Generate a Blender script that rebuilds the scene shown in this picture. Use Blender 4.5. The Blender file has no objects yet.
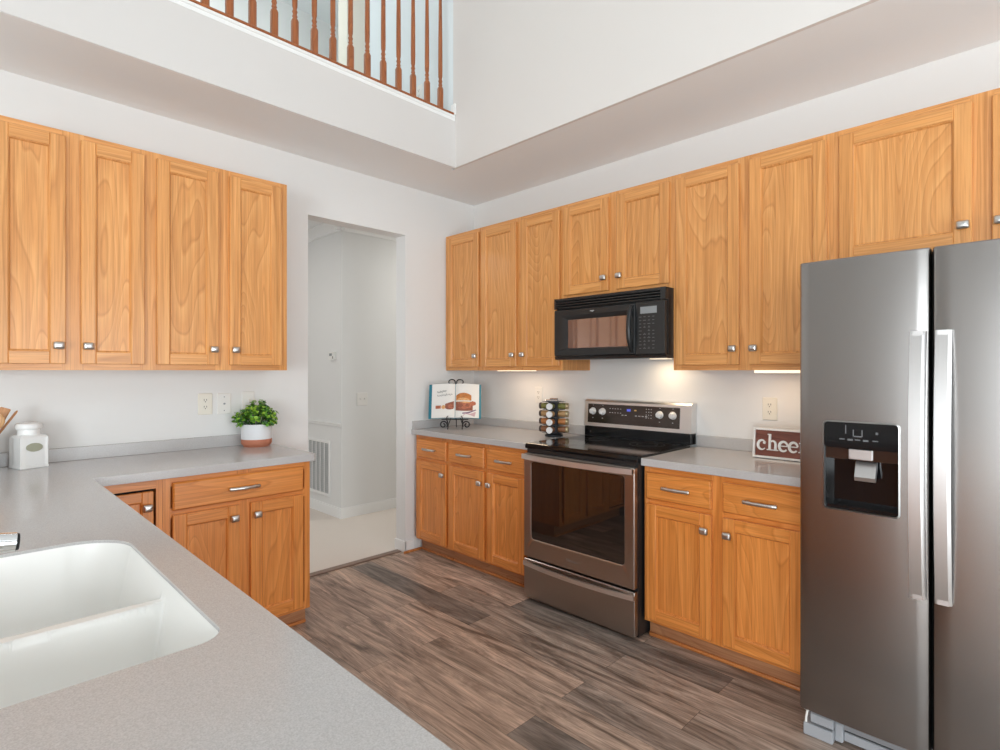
import bpy, bmesh, math, random
from mathutils import Vector, Matrix
random.seed(7)
PI = math.pi
scene = bpy.context.scene
COL = scene.collection

# ---------------------------------------------------------------- camera, world, lights, exposure
cam_data = bpy.data.cameras.new('camera')
cam_data.sensor_width = 36.0
cam_data.lens = 548.0 / 1000.0 * 36.0
cam_data.shift_y = -4.0 / 1000.0
cam_data.clip_start = 0.02
cam = bpy.data.objects.new('camera', cam_data)
cam.location = (3.4273, -3.1277, 1.37)
cam.rotation_euler = (PI / 2, 0, math.radians(44.9))
COL.objects.link(cam)
scene.camera = cam

scene.view_settings.view_transform = 'Standard'
scene.view_settings.look = 'None'
scene.view_settings.exposure = -0.07
scene.view_settings.gamma = 1.0
scene.view_settings.use_curve_mapping = False
scene.cycles.use_denoising = True
scene.cycles.max_bounces = 10
scene.cycles.diffuse_bounces = 6
scene.cycles.sample_clamp_indirect = 6.0

world = bpy.data.worlds.new('daylight')
scene.world = world
world.use_nodes = True
wn = world.node_tree.nodes
wn['Background'].inputs['Color'].default_value = (0.93, 0.97, 1.0, 1)
wn['Background'].inputs['Strength'].default_value = 1.2

def area_light(name, loc, rot, sx, sy, power, color=(1, 1, 1)):
    d = bpy.data.lights.new(name, 'AREA')
    d.shape = 'RECTANGLE'; d.size = sx; d.size_y = sy
    d.energy = power; d.color = color
    o = bpy.data.objects.new(name, d)
    o.location = loc; o.rotation_euler = rot
    COL.objects.link(o)
    return o

DAY = (0.87, 0.955, 1.0)
# daylight at unseen windows, floor-length for low fill: behind camera (facing +y), right wall (facing -x)
for wx in (3.95, 5.2):
    area_light('window_daylight', (wx, -6.42, 1.08), (PI / 2, 0, 0), 1.0, 1.95, 86, DAY)
    area_light('window_daylight', (wx, -6.42, 4.15), (PI / 2, 0, 0), 1.0, 1.3, 6, DAY)
for wy, ww, p, q in ((-2.05, 1.9, 70, 3.5), (-4.7, 1.3, 30, 3.5)):
    area_light('window_daylight', (5.92, wy, 1.08), (PI / 2, 0, PI / 2), ww, 1.95, p, DAY)
    area_light('window_daylight', (5.92, wy, 4.15), (PI / 2, 0, PI / 2), ww, 1.3, q, DAY)
# unseen fill lights added to brighten the hall and the loft passage
area_light('hall_fill_light', (-1.5, -1.9, 2.74), (0, 0, 0), 0.5, 0.5, 12, (1, 0.95, 0.88))
area_light('hall_fill_light', (-0.55, 0.75, 2.74), (0, 0, 0), 0.5, 0.5, 11, (1, 0.95, 0.88))
area_light('loft_fill_light', (-1.5, -2.0, 5.36), (0, 0, 0), 1.2, 1.2, 26, (0.95, 0.98, 1.0))

# ---------------------------------------------------------------- materials
def new_mat(name):
    m = bpy.data.materials.new(name); m.use_nodes = True
    nt = m.node_tree
    return m, nt, nt.nodes['Principled BSDF']

def N(nt, typ, **kw):
    n = nt.nodes.new(typ)
    for k, v in kw.items():
        if k in n.inputs: n.inputs[k].default_value = v
        else: setattr(n, k, v)
    return n

def plain(name, col, rough=0.5, metal=0.0, bump=0.0, bscale=200, emis=None, estr=0, coat=0.0, spec=None, var=0.03):
    m, nt, b = new_mat(name)
    L = nt.links.new
    tc = N(nt, 'ShaderNodeTexCoord')
    no = N(nt, 'ShaderNodeTexNoise', Scale=bscale, Detail=3.0)
    L(tc.outputs['Object'], no.inputs['Vector'])
    mix = N(nt, 'ShaderNodeMixRGB')
    mix.inputs[1].default_value = (*[c * (1 - var) for c in col], 1)
    mix.inputs[2].default_value = (*[min(1, c * (1 + var)) for c in col], 1)
    L(no.outputs['Fac'], mix.inputs[0]); L(mix.outputs[0], b.inputs['Base Color'])
    b.inputs['Roughness'].default_value = rough
    b.inputs['Metallic'].default_value = metal
    if coat: b.inputs['Coat Weight'].default_value = coat; b.inputs['Coat Roughness'].default_value = 0.05
    if spec is not None: b.inputs['Specular IOR Level'].default_value = spec
    if bump:
        bp = N(nt, 'ShaderNodeBump', Strength=bump, Distance=0.001)
        L(no.outputs['Fac'], bp.inputs['Height']); L(bp.outputs['Normal'], b.inputs['Normal'])
    if emis:
        b.inputs['Emission Color'].default_value = (*emis, 1); b.inputs['Emission Strength'].default_value = estr
    return m

def oak(name, axis, c_light, c_mid, c_dark, rough=0.34, across=4.2, along=0.62, rings=27.0):
    """honey oak: contour lines of a stretched noise give the flame figure; fine streaks give the pores"""
    m, nt, b = new_mat(name); L = nt.links.new
    tc = N(nt, 'ShaderNodeTexCoord'); oi = N(nt, 'ShaderNodeObjectInfo')
    rnd = N(nt, 'ShaderNodeVectorMath', operation='SCALE')
    comb = N(nt, 'ShaderNodeCombineXYZ')
    L(oi.outputs['Random'], comb.inputs[0]); L(oi.outputs['Random'], comb.inputs[1]); L(oi.outputs['Random'], comb.inputs[2])
    L(comb.outputs[0], rnd.inputs[0]); rnd.inputs['Scale'].default_value = 37.0
    add = N(nt, 'ShaderNodeVectorMath', operation='ADD')
    L(tc.outputs['Object'], add.inputs[0]); L(rnd.outputs[0], add.inputs[1])
    def mapped(across, along):
        mp = N(nt, 'ShaderNodeMapping')
        mp.inputs['Scale'].default_value = (across, across, along) if axis == 'z' else (along, across, across)
        L(add.outputs[0], mp.inputs['Vector']); return mp
    m1 = mapped(across, along)
    n1 = N(nt, 'ShaderNodeTexNoise', Scale=1.0, Detail=1.5, Roughness=0.45, Distortion=0.25); L(m1.outputs[0], n1.inputs['Vector'])
    mul = N(nt, 'ShaderNodeMath', operation='MULTIPLY'); mul.inputs[1].default_value = rings; L(n1.outputs['Fac'], mul.inputs[0])
    fr = N(nt, 'ShaderNodeMath', operation='FRACT'); L(mul.outputs[0], fr.inputs[0])
    r1 = N(nt, 'ShaderNodeValToRGB')
    e = r1.color_ramp.elements; e[0].position = 0.0; e[0].color = (*c_light, 1); e[1].position = 1.0; e[1].color = (*c_light, 1)
    cd = tuple(c_mid[i] * 0.62 + c_dark[i] * 0.38 for i in range(3))
    x = e.new(0.50); x.color = (*c_mid, 1); x = e.new(0.80); x.color = (*c_mid, 1); x = e.new(0.90); x.color = (*cd, 1); x = e.new(0.95); x.color = (*c_mid, 1)
    L(fr.outputs[0], r1.inputs[0])
    m4 = mapped(48, 1.1)
    n4 = N(nt, 'ShaderNodeTexNoise', Scale=1.0, Detail=3.0, Roughness=0.65, Distortion=0.4); L(m4.outputs[0], n4.inputs['Vector'])
    r4 = N(nt, 'ShaderNodeValToRGB')
    e = r4.color_ramp.elements; e[0].position = 0.34; e[0].color = (0.80, 0.72, 0.62, 1); e[1].position = 0.60; e[1].color = (1.04, 1.03, 1.02, 1)
    L(n4.outputs['Fac'], r4.inputs[0])
    m2 = mapped(170, 4.0)
    n2 = N(nt, 'ShaderNodeTexNoise', Scale=1.0, Detail=3.0, Roughness=0.6); L(m2.outputs[0], n2.inputs['Vector'])
    r2 = N(nt, 'ShaderNodeValToRGB')
    e = r2.color_ramp.elements; e[0].position = 0.36; e[0].color = (0.82, 0.77, 0.71, 1); e[1].position = 0.52; e[1].color = (1, 1, 1, 1)
    L(n2.outputs['Fac'], r2.inputs[0])
    mx = N(nt, 'ShaderNodeMixRGB', blend_type='MULTIPLY'); mx.inputs[0].default_value = 0.75
    L(r1.outputs[0], mx.inputs[1]); L(r2.outputs[0], mx.inputs[2])
    mx4 = N(nt, 'ShaderNodeMixRGB', blend_type='MULTIPLY'); mx4.inputs[0].default_value = 0.85
    L(mx.outputs[0], mx4.inputs[1]); L(r4.outputs[0], mx4.inputs[2]); mx = mx4
    # board to board tone
    m3 = mapped(2.2, 0.25)
    n3 = N(nt, 'ShaderNodeTexNoise', Scale=1.0, Detail=1.0); L(m3.outputs[0], n3.inputs['Vector'])
    hs = N(nt, 'ShaderNodeHueSaturation')
    mr = N(nt, 'ShaderNodeMapRange'); mr.inputs[3].default_value = 0.90; mr.inputs[4].default_value = 1.09
    L(n3.outputs['Fac'], mr.inputs[0]); L(mr.outputs[0], hs.inputs['Value']); L(mx.outputs[0], hs.inputs['Color'])
    L(hs.outputs[0], b.inputs['Base Color'])
    b.inputs['Roughness'].default_value = rough
    b.inputs['Coat Weight'].default_value = 0.25; b.inputs['Coat Roughness'].default_value = 0.25
    bp = N(nt, 'ShaderNodeBump', Strength=0.15, Distance=0.0006); L(n2.outputs['Fac'], bp.inputs['Height']); L(bp.outputs['Normal'], b.inputs['Normal'])
    return m

OL, OM, OD = (0.78, 0.385, 0.130), (0.725, 0.332, 0.10), (0.46, 0.175, 0.04)
oak_v = oak('oak_upright_grain', 'z', OL, OM, OD, across=7.0, along=0.30, rings=13.0)
oak_p = oak('oak_panel_flame', 'z', OL, OM, OD)
oak_h = oak('oak_level_grain', 'x', OL, OM, OD, across=7.0, along=0.30, rings=13.0)
BL, BM, BD = (0.83, 0.33, 0.083), (0.77, 0.285, 0.062), (0.49, 0.155, 0.027)
oakb_v = oak('base_oak_upright_grain', 'z', BL, BM, BD, across=7.0, along=0.30, rings=13.0)
oakb_p = oak('base_oak_panel_flame', 'z', BL, BM, BD)
oakb_h = oak('base_oak_level_grain', 'x', BL, BM, BD)
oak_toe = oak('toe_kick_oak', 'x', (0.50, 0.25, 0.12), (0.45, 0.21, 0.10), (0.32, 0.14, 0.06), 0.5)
oak_shoe = oak('shoe_moulding_oak', 'x', (0.66, 0.27, 0.085), (0.58, 0.22, 0.065), (0.42, 0.14, 0.04))
rail_v = oak('railing_oak', 'z', (0.40, 0.125, 0.033), (0.34, 0.10, 0.025), (0.20, 0.05, 0.012), 0.4)

wall_paint = plain('wall_paint', (0.775, 0.775, 0.765), 0.75, bump=0.05, bscale=350, var=0.006)
ceil_paint = plain('ceiling_paint', (0.86, 0.875, 0.88), 0.85, var=0.006)
upper_dimmed = plain('upper_wall_dimmed_paint', (0.72, 0.685, 0.655), 0.75, var=0.005)  # wall colour darkened and warmed to offset strong bluish light up here
ledge_dimmed = plain('loft_ledge_dimmed_paint', (0.665, 0.64, 0.62), 0.7, var=0.005)  # same wall toned darker in colour where the ledge face catches strong light
trim_paint = plain('white_trim_paint', (0.86, 0.86, 0.85), 0.4, var=0.005)
loft_blue_lit = plain('loft_wall_blue_lit', (0.72, 0.77, 0.79), 0.75, var=0.006)  # bluish daylight of the loft put into the wall colour
loft_warm_lit = plain('loft_wall_warm_lit', (0.76, 0.73, 0.64), 0.75, var=0.006)  # warmer light on this wall face put into its colour
carpet_m = plain('carpet', (0.74, 0.67, 0.61), 0.95, bump=1.0, bscale=500, var=0.14)
white_ceramic = plain('white_ceramic', (0.84, 0.84, 0.83), 0.15, var=0.005)
sink_white = plain('sink_white', (0.87, 0.86, 0.83), 0.22, var=0.004)
olive_glaze = plain('olive_grey_label', (0.36, 0.36, 0.27), 0.35)
terracotta = plain('terracotta', (0.52, 0.19, 0.11), 0.65, var=0.08, bscale=120)
soil = plain('soil', (0.06, 0.045, 0.03), 0.95)
black_gloss = plain('black_gloss', (0.007, 0.007, 0.008), 0.08, spec=0.35)
black_satin = plain('black_satin', (0.016, 0.017, 0.018), 0.32)
black_matte = plain('black_matte', (0.010, 0.010, 0.010), 0.7)
iron_m = plain('wrought_iron', (0.014, 0.013, 0.013), 0.5, bump=0.2, bscale=300)
nickel = plain('satin_nickel', (0.62, 0.60, 0.58), 0.28, 1.0)
chrome = plain('chrome', (0.80, 0.81, 0.82), 0.06, 1.0)
plate_white = plain('plate_white', (0.80, 0.79, 0.76), 0.35, var=0.004)
plate_ivory = plain('plate_ivory', (0.80, 0.77, 0.68), 0.35, var=0.004)
slot_dark = plain('slot_dark', (0.09, 0.08, 0.07), 0.6)
grey_plastic = plain('grey_plastic', (0.33, 0.34, 0.36), 0.45)
knob_white = plain('knob_white', (0.82, 0.82, 0.82), 0.3, 0.1)
mark_grey = plain('mark_grey', (0.55, 0.55, 0.55), 0.5)
mark_faint = plain('mark_faint', (0.34, 0.32, 0.31), 0.4, 0.5)
mark_dim = plain('mark_dim', (0.13, 0.135, 0.14), 0.5)
lcd_grey = plain('display_grey', (0.27, 0.29, 0.30), 0.3)
led_blue = plain('display_blue', (0.05, 0.06, 0.3), 0.4, emis=(0.15, 0.2, 1.0), estr=0.55)
led_amber = plain('display_amber', (0.4, 0.25, 0.08), 0.4, emis=(1.0, 0.6, 0.2), estr=0.3)
lens_warm = plain('lamp_lens', (0.9, 0.85, 0.75), 0.4, emis=(1.0, 0.80, 0.56), estr=1.2)
paper = plain('book_paper', (0.82, 0.80, 0.76), 0.6, var=0.01)
teal = plain('teal_cover', (0.02, 0.20, 0.28), 0.45)
ink = plain('printed_ink', (0.12, 0.11, 0.11), 0.6)
bun_m = plain('printed_bun', (0.52, 0.18, 0.035), 0.5, var=0.55, bscale=60)
bun2_m = plain('printed_bun_light', (0.74, 0.40, 0.16), 0.5, var=0.35, bscale=60)
meat_m = plain('printed_meat', (0.28, 0.085, 0.045), 0.5, var=0.5, bscale=90)
tomato_m = plain('printed_tomato', (0.46, 0.14, 0.07), 0.5, var=0.7, bscale=120)
pink_m = plain('printed_cloth', (0.62, 0.42, 0.44), 0.5, var=0.2, bscale=80)
plum_m = plain('printed_plum', (0.22, 0.12, 0.20), 0.5, var=0.2, bscale=80)
sign_brown = oak('sign_board', 'x', (0.24, 0.07, 0.04), (0.19, 0.05, 0.03), (0.11, 0.03, 0.015), 0.5)
sign_white = plain('sign_white', (0.82, 0.80, 0.77), 0.55)
utensil_wood = oak('utensil_wood', 'z', (0.62, 0.31, 0.13), (0.55, 0.26, 0.10), (0.42, 0.18, 0.06), 0.5)
utensil_pale = oak('pale_utensil_wood', 'z', (0.70, 0.42, 0.21), (0.64, 0.37, 0.17), (0.52, 0.27, 0.11), 0.5)
leaf_a = plain('leaf_bright', (0.30, 0.52, 0.05), 0.45, var=0.35, bscale=60)
leaf_b = plain('leaf_mid', (0.13, 0.34, 0.04), 0.45, var=0.35, bscale=60)
leaf_c = plain('leaf_deep', (0.04, 0.14, 0.035), 0.45, var=0.35, bscale=60)
pot_white = plain('pot_white', (0.76, 0.77, 0.79), 0.7, bump=0.3, bscale=150, var=0.02)
rack_dark = plain('rack_dark_metal', (0.05, 0.055, 0.065), 0.35, 0.6)
cap_white = plain('cap_white', (0.80, 0.80, 0.80), 0.3)
spices = [plain('spice_green', (0.20, 0.19, 0.05), 0.5, var=0.4, bscale=300), plain('spice_tan', (0.50, 0.30, 0.13), 0.5, var=0.3, bscale=300),
          plain('spice_orange', (0.52, 0.20, 0.06), 0.5, var=0.3, bscale=300), plain('spice_brown', (0.30, 0.13, 0.06), 0.5, var=0.3, bscale=300)]
vent_dark = plain('grille_shadow', (0.40, 0.41, 0.41), 0.8)

def stainless(name, col, rough, axis='x'):
    m, nt, b = new_mat(name); L = nt.links.new
    tc = N(nt, 'ShaderNodeTexCoord'); mp = N(nt, 'ShaderNodeMapping')
    mp.inputs['Scale'].default_value = (3, 400, 400) if axis == 'x' else (400, 400, 3)
    no = N(nt, 'ShaderNodeTexNoise', Scale=1.0, Detail=2.0)
    L(tc.outputs['Object'], mp.inputs[0]); L(mp.outputs[0], no.inputs['Vector'])
    mr = N(nt, 'ShaderNodeMapRange'); mr.inputs[3].default_value = rough - 0.012; mr.inputs[4].default_value = rough + 0.015
    L(no.outputs['Fac'], mr.inputs[0]); L(mr.outputs[0], b.inputs['Roughness'])
    b.inputs['Base Color'].default_value = (*col, 1); b.inputs['Metallic'].default_value = 1.0
    return m
steel = stainless('stainless_steel', (0.30, 0.285, 0.275), 0.26)
steel_dark = stainless('dark_stainless_steel', (0.43, 0.385, 0.355), 0.30)
steel_handle = stainless('brushed_handle_steel', (0.60, 0.585, 0.58), 0.34, 'z')
steel_trim = stainless('dispenser_trim_steel', (0.30, 0.29, 0.28), 0.30, 'z')
steel_bright = stainless('bright_stainless_steel', (0.80, 0.78, 0.77), 0.40, 'z')

def counter_mat():
    m, nt, b = new_mat('grey_speckled_solid_surface'); L = nt.links.new
    tc = N(nt, 'ShaderNodeTexCoord')
    n1 = N(nt, 'ShaderNodeTexNoise', Scale=420.0, Detail=2.0); L(tc.outputs['Object'], n1.inputs['Vector'])
    r = N(nt, 'ShaderNodeValToRGB'); e = r.color_ramp.elements
    e[0].position = 0.30; e[0].color = (0.45, 0.435, 0.43, 1); e[1].position = 0.70; e[1].color = (0.57, 0.555, 0.55, 1)
    x = e.new(0.5); x.color = (0.51, 0.495, 0.49, 1)
    L(n1.outputs['Fac'], r.inputs[0])
    n2 = N(nt, 'ShaderNodeTexNoise', Scale=150.0, Detail=1.0); L(tc.outputs['Object'], n2.inputs['Vector'])
    r2 = N(nt, 'ShaderNodeValToRGB'); e = r2.color_ramp.elements
    e[0].position = 0.66; e[0].color = (0, 0, 0, 1); e[1].position = 0.70; e[1].color = (1, 1, 1, 1)
    L(n2.outputs['Fac'], r2.inputs[0])
    mx = N(nt, 'ShaderNodeMixRGB'); mx.inputs[2].default_value = (0.64, 0.63, 0.62, 1)
    ml = N(nt, 'ShaderNodeMath', operation='MULTIPLY'); ml.inputs[1].default_value = 0.3
    L(r2.outputs[0], ml.inputs[0]); L(ml.outputs[0], mx.inputs[0]); L(r.outputs[0], mx.inputs[1])
    L(mx.outputs[0], b.inputs['Base Color'])
    b.inputs['Roughness'].default_value = 0.16
    return m
counter_m = counter_mat()

def floor_mat():
    m, nt, b = new_mat('grey_brown_vinyl_plank'); L = nt.links.new
    tc = N(nt, 'ShaderNodeTexCoord')
    br = N(nt, 'ShaderNodeTexBrick', Scale=1.0)
    br.offset = 0.37; br.offset_frequency = 2
    br.inputs['Color1'].default_value = (0, 0, 0, 1); br.inputs['Color2'].default_value = (1, 1, 1, 1)
    br.inputs['Mortar'].default_value = (0.5, 0.5, 0.5, 1)
    br.inputs['Mortar Size'].default_value = 0.0008; br.inputs['Brick Width'].default_value = 1.22; br.inputs['Row Height'].default_value = 0.165
    br.inputs['Bias'].default_value = 0.0
    L(tc.outputs['Object'], br.inputs['Vector'])
    # each board gets its own patch of grain
    sep = N(nt, 'ShaderNodeVectorMath', operation='SCALE'); sep.inputs['Scale'].default_value = 23.0
    L(br.outputs['Color'], sep.inputs[0])
    ad = N(nt, 'ShaderNodeVectorMath', operation='ADD'); L(tc.outputs['Object'], ad.inputs[0]); L(sep.outputs[0], ad.inputs[1])
    mp = N(nt, 'ShaderNodeMapping'); mp.inputs['Scale'].default_value = (1.7, 13, 13); L(ad.outputs[0], mp.inputs[0])
    n1 = N(nt, 'ShaderNodeTexNoise', Scale=1.0, Detail=6.0, Roughness=0.68, Distortion=1.3); L(mp.outputs[0], n1.inputs['Vector'])
    mp2 = N(nt, 'ShaderNodeMapping'); mp2.inputs['Scale'].default_value = (7, 150, 150); L(ad.outputs[0], mp2.inputs[0])
    n2 = N(nt, 'ShaderNodeTexNoise', Scale=1.0, Detail=4.0, Roughness=0.6); L(mp2.outputs[0], n2.inputs['Vector'])
    r0 = N(nt, 'ShaderNodeValToRGB'); e = r0.color_ramp.elements
    e[0].position = 0.0; e[0].color = (0.27, 0.225, 0.195, 1); e[1].position = 1.0; e[1].color = (0.74, 0.545, 0.43, 1)
    x = e.new(0.35); x.color = (0.42, 0.335, 0.28, 1); x = e.new(0.7); x.color = (0.58, 0.425, 0.33, 1)
    L(br.outputs['Color'], r0.inputs[0])
    r1 = N(nt, 'ShaderNodeValToRGB'); e = r1.color_ramp.elements
    e[0].position = 0.34; e[0].color = (0.30, 0.28, 0.27, 1); e[1].position = 0.64; e[1].color = (1.15, 1.15, 1.15, 1)
    L(n1.outputs['Fac'], r1.inputs[0])
    r2 = N(nt, 'ShaderNodeValToRGB'); e = r2.color_ramp.elements
    e[0].position = 0.34; e[0].color = (0.58, 0.57, 0.56, 1); e[1].position = 0.62; e[1].color = (1.1, 1.1, 1.1, 1)
    L(n2.outputs['Fac'], r2.inputs[0])
    a = N(nt, 'ShaderNodeMixRGB', blend_type='MULTIPLY'); a.inputs[0].default_value = 1.0; L(r0.outputs[0], a.inputs[1]); L(r1.outputs[0], a.inputs[2])
    c = N(nt, 'ShaderNodeMixRGB', blend_type='MULTIPLY'); c.inputs[0].default_value = 0.8; L(a.outputs[0], c.inputs[1]); L(r2.outputs[0], c.inputs[2])
    dk = N(nt, 'ShaderNodeMixRGB'); dk.inputs[2].default_value = (0.06, 0.048, 0.04, 1)
    L(br.outputs['Fac'], dk.inputs[0]); L(c.outputs[0], dk.inputs[1]); L(dk.outputs[0], b.inputs['Base Color'])
    b.inputs['Roughness'].default_value = 0.42
    bp = N(nt, 'ShaderNodeBump', Strength=0.25, Distance=0.0015); L(n2.outputs['Fac'], bp.inputs['Height']); L(bp.outputs['Normal'], b.inputs['Normal'])
    return m
floor_m = floor_mat()

def tinted_glass(name, col, rough=0.03):
    m, nt, b = new_mat(name)
    b.inputs['Base Color'].default_value = (*col, 1); b.inputs['Roughness'].default_value = rough
    b.inputs['Metallic'].default_value = 0.0; b.inputs['IOR'].default_value = 1.62
    b.inputs['Specular IOR Level'].default_value = 0.8
    return m
oven_glass = tinted_glass('oven_door_glass', (0.012, 0.009, 0.008))
mw_glass = plain('microwave_mirror_glass', (0.33, 0.27, 0.255), 0.05, 0.75, var=0.0)
panel_glass = plain('control_panel_glass', (0.06, 0.042, 0.035), 0.08, 0.6, var=0.0)

# ---------------------------------------------------------------- mesh helpers
def box(bm, x0, x1, y0, y1, z0, z1, mi=0, bev=0.0, seg=1):
    if x0 > x1: x0, x1 = x1, x0
    if y0 > y1: y0, y1 = y1, y0
    if z0 > z1: z0, z1 = z1, z0
    v = [bm.verts.new((x, y, z)) for z in (z0, z1) for y in (y0, y1) for x in (x0, x1)]
    fs = [bm.faces.new([v[i] for i in q]) for q in ((0, 2, 3, 1), (4, 5, 7, 6), (0, 1, 5, 4), (2, 6, 7, 3), (0, 4, 6, 2), (1, 3, 7, 5))]
    for f in fs: f.material_index = mi
    if bev:
        es = list({e for f in fs for e in f.edges})
        bmesh.ops.bevel(bm, geom=es, offset=bev, segments=seg, affect='EDGES', profile=0.5)

def lathe(bm, prof, cx=0, cy=0, n=24, mi=0, cap=True):
    rings = []
    for r, z in prof:
        rings.append([bm.verts.new((cx + r * math.cos(2 * PI * k / n), cy + r * math.sin(2 * PI * k / n), z)) for k in range(n)])
    for a, b in zip(rings, rings[1:]):
        for k in range(n):
            f = bm.faces.new((a[k], a[(k + 1) % n], b[(k + 1) % n], b[k])); f.material_index = mi
    if cap:
        f = bm.faces.new(list(reversed(rings[0]))); f.material_index = mi
        f = bm.faces.new(rings[-1]); f.material_index = mi

def tube(bm, pts, r, n=8, mi=0, flat=None):
    """swept tube; r number or list; flat=(a,b) scales the section along its two axes"""
    pts = [Vector(p) for p in pts]
    rs = r if isinstance(r, (list, tuple)) else [r] * len(pts)
    rings = []; up = Vector((0, 0, 1))
    t0 = (pts[1] - pts[0]).normalized()
    if abs(t0.dot(up)) > 0.9: up = Vector((0, 1, 0))
    u = t0.cross(up).normalized()
    for i, p in enumerate(pts):
        t = (pts[min(i + 1, len(pts) - 1)] - pts[max(i - 1, 0)]).normalized()
        u = (u - t * u.dot(t)).normalized(); w = t.cross(u)
        a, b = flat or (1, 1)
        rings.append([bm.verts.new(p + u * (rs[i] * a * math.cos(2 * PI * k / n)) + w * (rs[i] * b * math.sin(2 * PI * k / n))) for k in range(n)])
    for a, b in zip(rings, rings[1:]):
        for k in range(n):
            f = bm.faces.new((a[k], a[(k + 1) % n], b[(k + 1) % n], b[k])); f.material_index = mi
    f = bm.faces.new(list(reversed(rings[0]))); f.material_index = mi
    f = bm.faces.new(rings[-1]); f.material_index = mi

def loft(bm, loops, mi=0, cap=True):
    rings = [[bm.verts.new(p) for p in lp] for lp in loops]
    n = len(rings[0])
    for a, b in zip(rings, rings[1:]):
        for k in range(n):
            f = bm.faces.new((a[k], a[(k + 1) % n], b[(k + 1) % n], b[k])); f.material_index = mi
    if cap:
        f = bm.faces.new(list(reversed(rings[0]))); f.material_index = mi
        f = bm.faces.new(rings[-1]); f.material_index = mi

def prism(bm, poly, axis, a0, a1, mi=0):
    """extrude a 2-D outline: axis 'y' -> (x,z) outline, 'z' -> (x,y), 'x' -> (y,z)"""
    def P(p, a):
        return {'y': (p[0], a, p[1]), 'z': (p[0], p[1], a), 'x': (a, p[0], p[1])}[axis]
    loft(bm, [[P(p, a0) for p in poly], [P(p, a1) for p in poly]], mi)

def rrect(x0, x1, z0, z1, r, n=5):
    out = []
    for cx, cz, a0 in ((x1 - r, z1 - r, 0), (x0 + r, z1 - r, 90), (x0 + r, z0 + r, 180), (x1 - r, z0 + r, 270)):
        for k in range(n + 1):
            a = math.radians(a0 + 90 * k / n)
            out.append((cx + r * math.cos(a), cz + r * math.sin(a)))
    return out

def obj(name, bm, mats, parent=None, kind=None, smooth=35, label=None):
    bmesh.ops.recalc_face_normals(bm, faces=bm.faces[:])
    me = bpy.data.meshes.new(name); bm.to_mesh(me); bm.free()
    for m in (mats if isinstance(mats, (list, tuple)) else [mats]): me.materials.append(m)
    if smooth:
        me.polygons.foreach_set('use_smooth', [True] * len(me.polygons))
        me.set_sharp_from_angle(angle=math.radians(smooth))
    o = bpy.data.objects.new(name, me); COL.objects.link(o)
    if parent: o.parent = parent
    if kind: o['kind'] = kind
    if label: o['label'] = label
    return o

def thing(name, label, cat, loc=(0, 0, 0), rz=0.0, group=None):
    o = bpy.data.objects.new(name, None); COL.objects.link(o)
    o.empty_display_size = 0.1
    o.location = loc; o.rotation_euler = (0, 0, rz)
    o['label'] = label; o['category'] = cat
    if group: o['group'] = group
    return o

def B(): return bmesh.new()

def boxobj(name, dims, mats, parent=None, kind=None, bev=0.0, seg=1, label=None):
    bm = B()
    for d in (dims if isinstance(dims[0], (list, tuple)) else [dims]): box(bm, *d, bev=bev, seg=seg)
    return obj(name, bm, mats, parent, kind, label=label)

def copy_tree(o, parent=None):
    c = o.copy(); COL.objects.link(c)
    if parent: c.parent = parent
    for ch in list(o.children): copy_tree(ch, c)
    return c

S = 'structure'
# ---------------------------------------------------------------- setting
CZ = 2.765            # lowered kitchen ceiling
UZ = 5.42             # upper ceiling
SX, SY = 0.552, -0.68 # edges of the two lowered ceiling strips
boxobj('floor', (-0.06, 5.95, -6.45, 0, -0.05, 0.0), floor_m, kind=S)
hall_floor = boxobj('floor', (-4.0, -0.06, -6.45, 2.2, -0.05, 0.004), carpet_m, kind=S)
# left wall with the opening to the hall
boxobj('wall_left', [(-0.12, 0, -6.45, -1.4716, 0.0, CZ), (-0.12, 0, -1.4716, -0.70, 2.396, CZ), (-0.12, 0, -0.70, 0.12, 0.0, CZ)], wall_paint, kind=S)
boxobj('wall_right', [(0.0, 6.07, 0, 0.12, 0, CZ)], wall_paint, kind=S)
# lowered ceiling and the loft floor above it; the boxed strip along the right wall carries the upper wall
boxobj('ceiling', [(-4.0, SX, -6.45, SY, CZ, 3.085), (-4.0, 5.95, SY + 0.02, 2.2, CZ, 3.085), (-4.0, SX - 0.05, SY, SY + 0.02, CZ, 3.085)], ceil_paint, kind=S)
boxobj('trim_1', [(SX - 0.10, SX + 0.004, -6.45, SY, 2.765 + 0.001, 3.105)], ledge_dimmed, kind=S)
boxobj('trim_2', [(SX - 0.10, SX + 0.009, -6.45, SY - 0.001, 3.105, 3.122), (SX - 0.03, SX + 0.006, -6.45, SY - 0.001, 3.080, 3.105)], trim_paint, kind=S, bev=0.004)
boxobj('wall_upper', [(SX - 0.02, 5.95, SY, SY + 0.12, 3.085, UZ), (SX - 0.02, 5.95, SY, SY + 0.0199, CZ, 3.085)], upper_dimmed, kind=S)
boxobj('trim_3', (SX - 0.03, SX + 0.014, SY - 0.014, SY, 3.122, 3.20), trim_paint, kind=S, bev=0.003)
boxobj('wall_loft', [(-0.53, SX - 0.02, SY + 0.002, SY + 0.12, 3.085, UZ)], loft_blue_lit, kind=S)
boxobj('wall_loft', [(-1.05, -0.90, -0.68, 0.6, 3.085, UZ)], loft_warm_lit, kind=S)
boxobj('wall_loft', [(-2.62, -2.5, -2.05, 1.2, 3.085, UZ)], trim_paint, kind=S)
boxobj('wall_loft', [(-1.62, -1.5, -6.45, -1.78, 3.085, UZ)], plain('loft_green_paint', (0.66, 0.74, 0.69), 0.75, var=0.006), kind=S)
boxobj('wall_loft', [(-2.5, -1.05, 0.6, 0.72, 3.085, UZ)], loft_blue_lit, kind=S)
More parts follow.
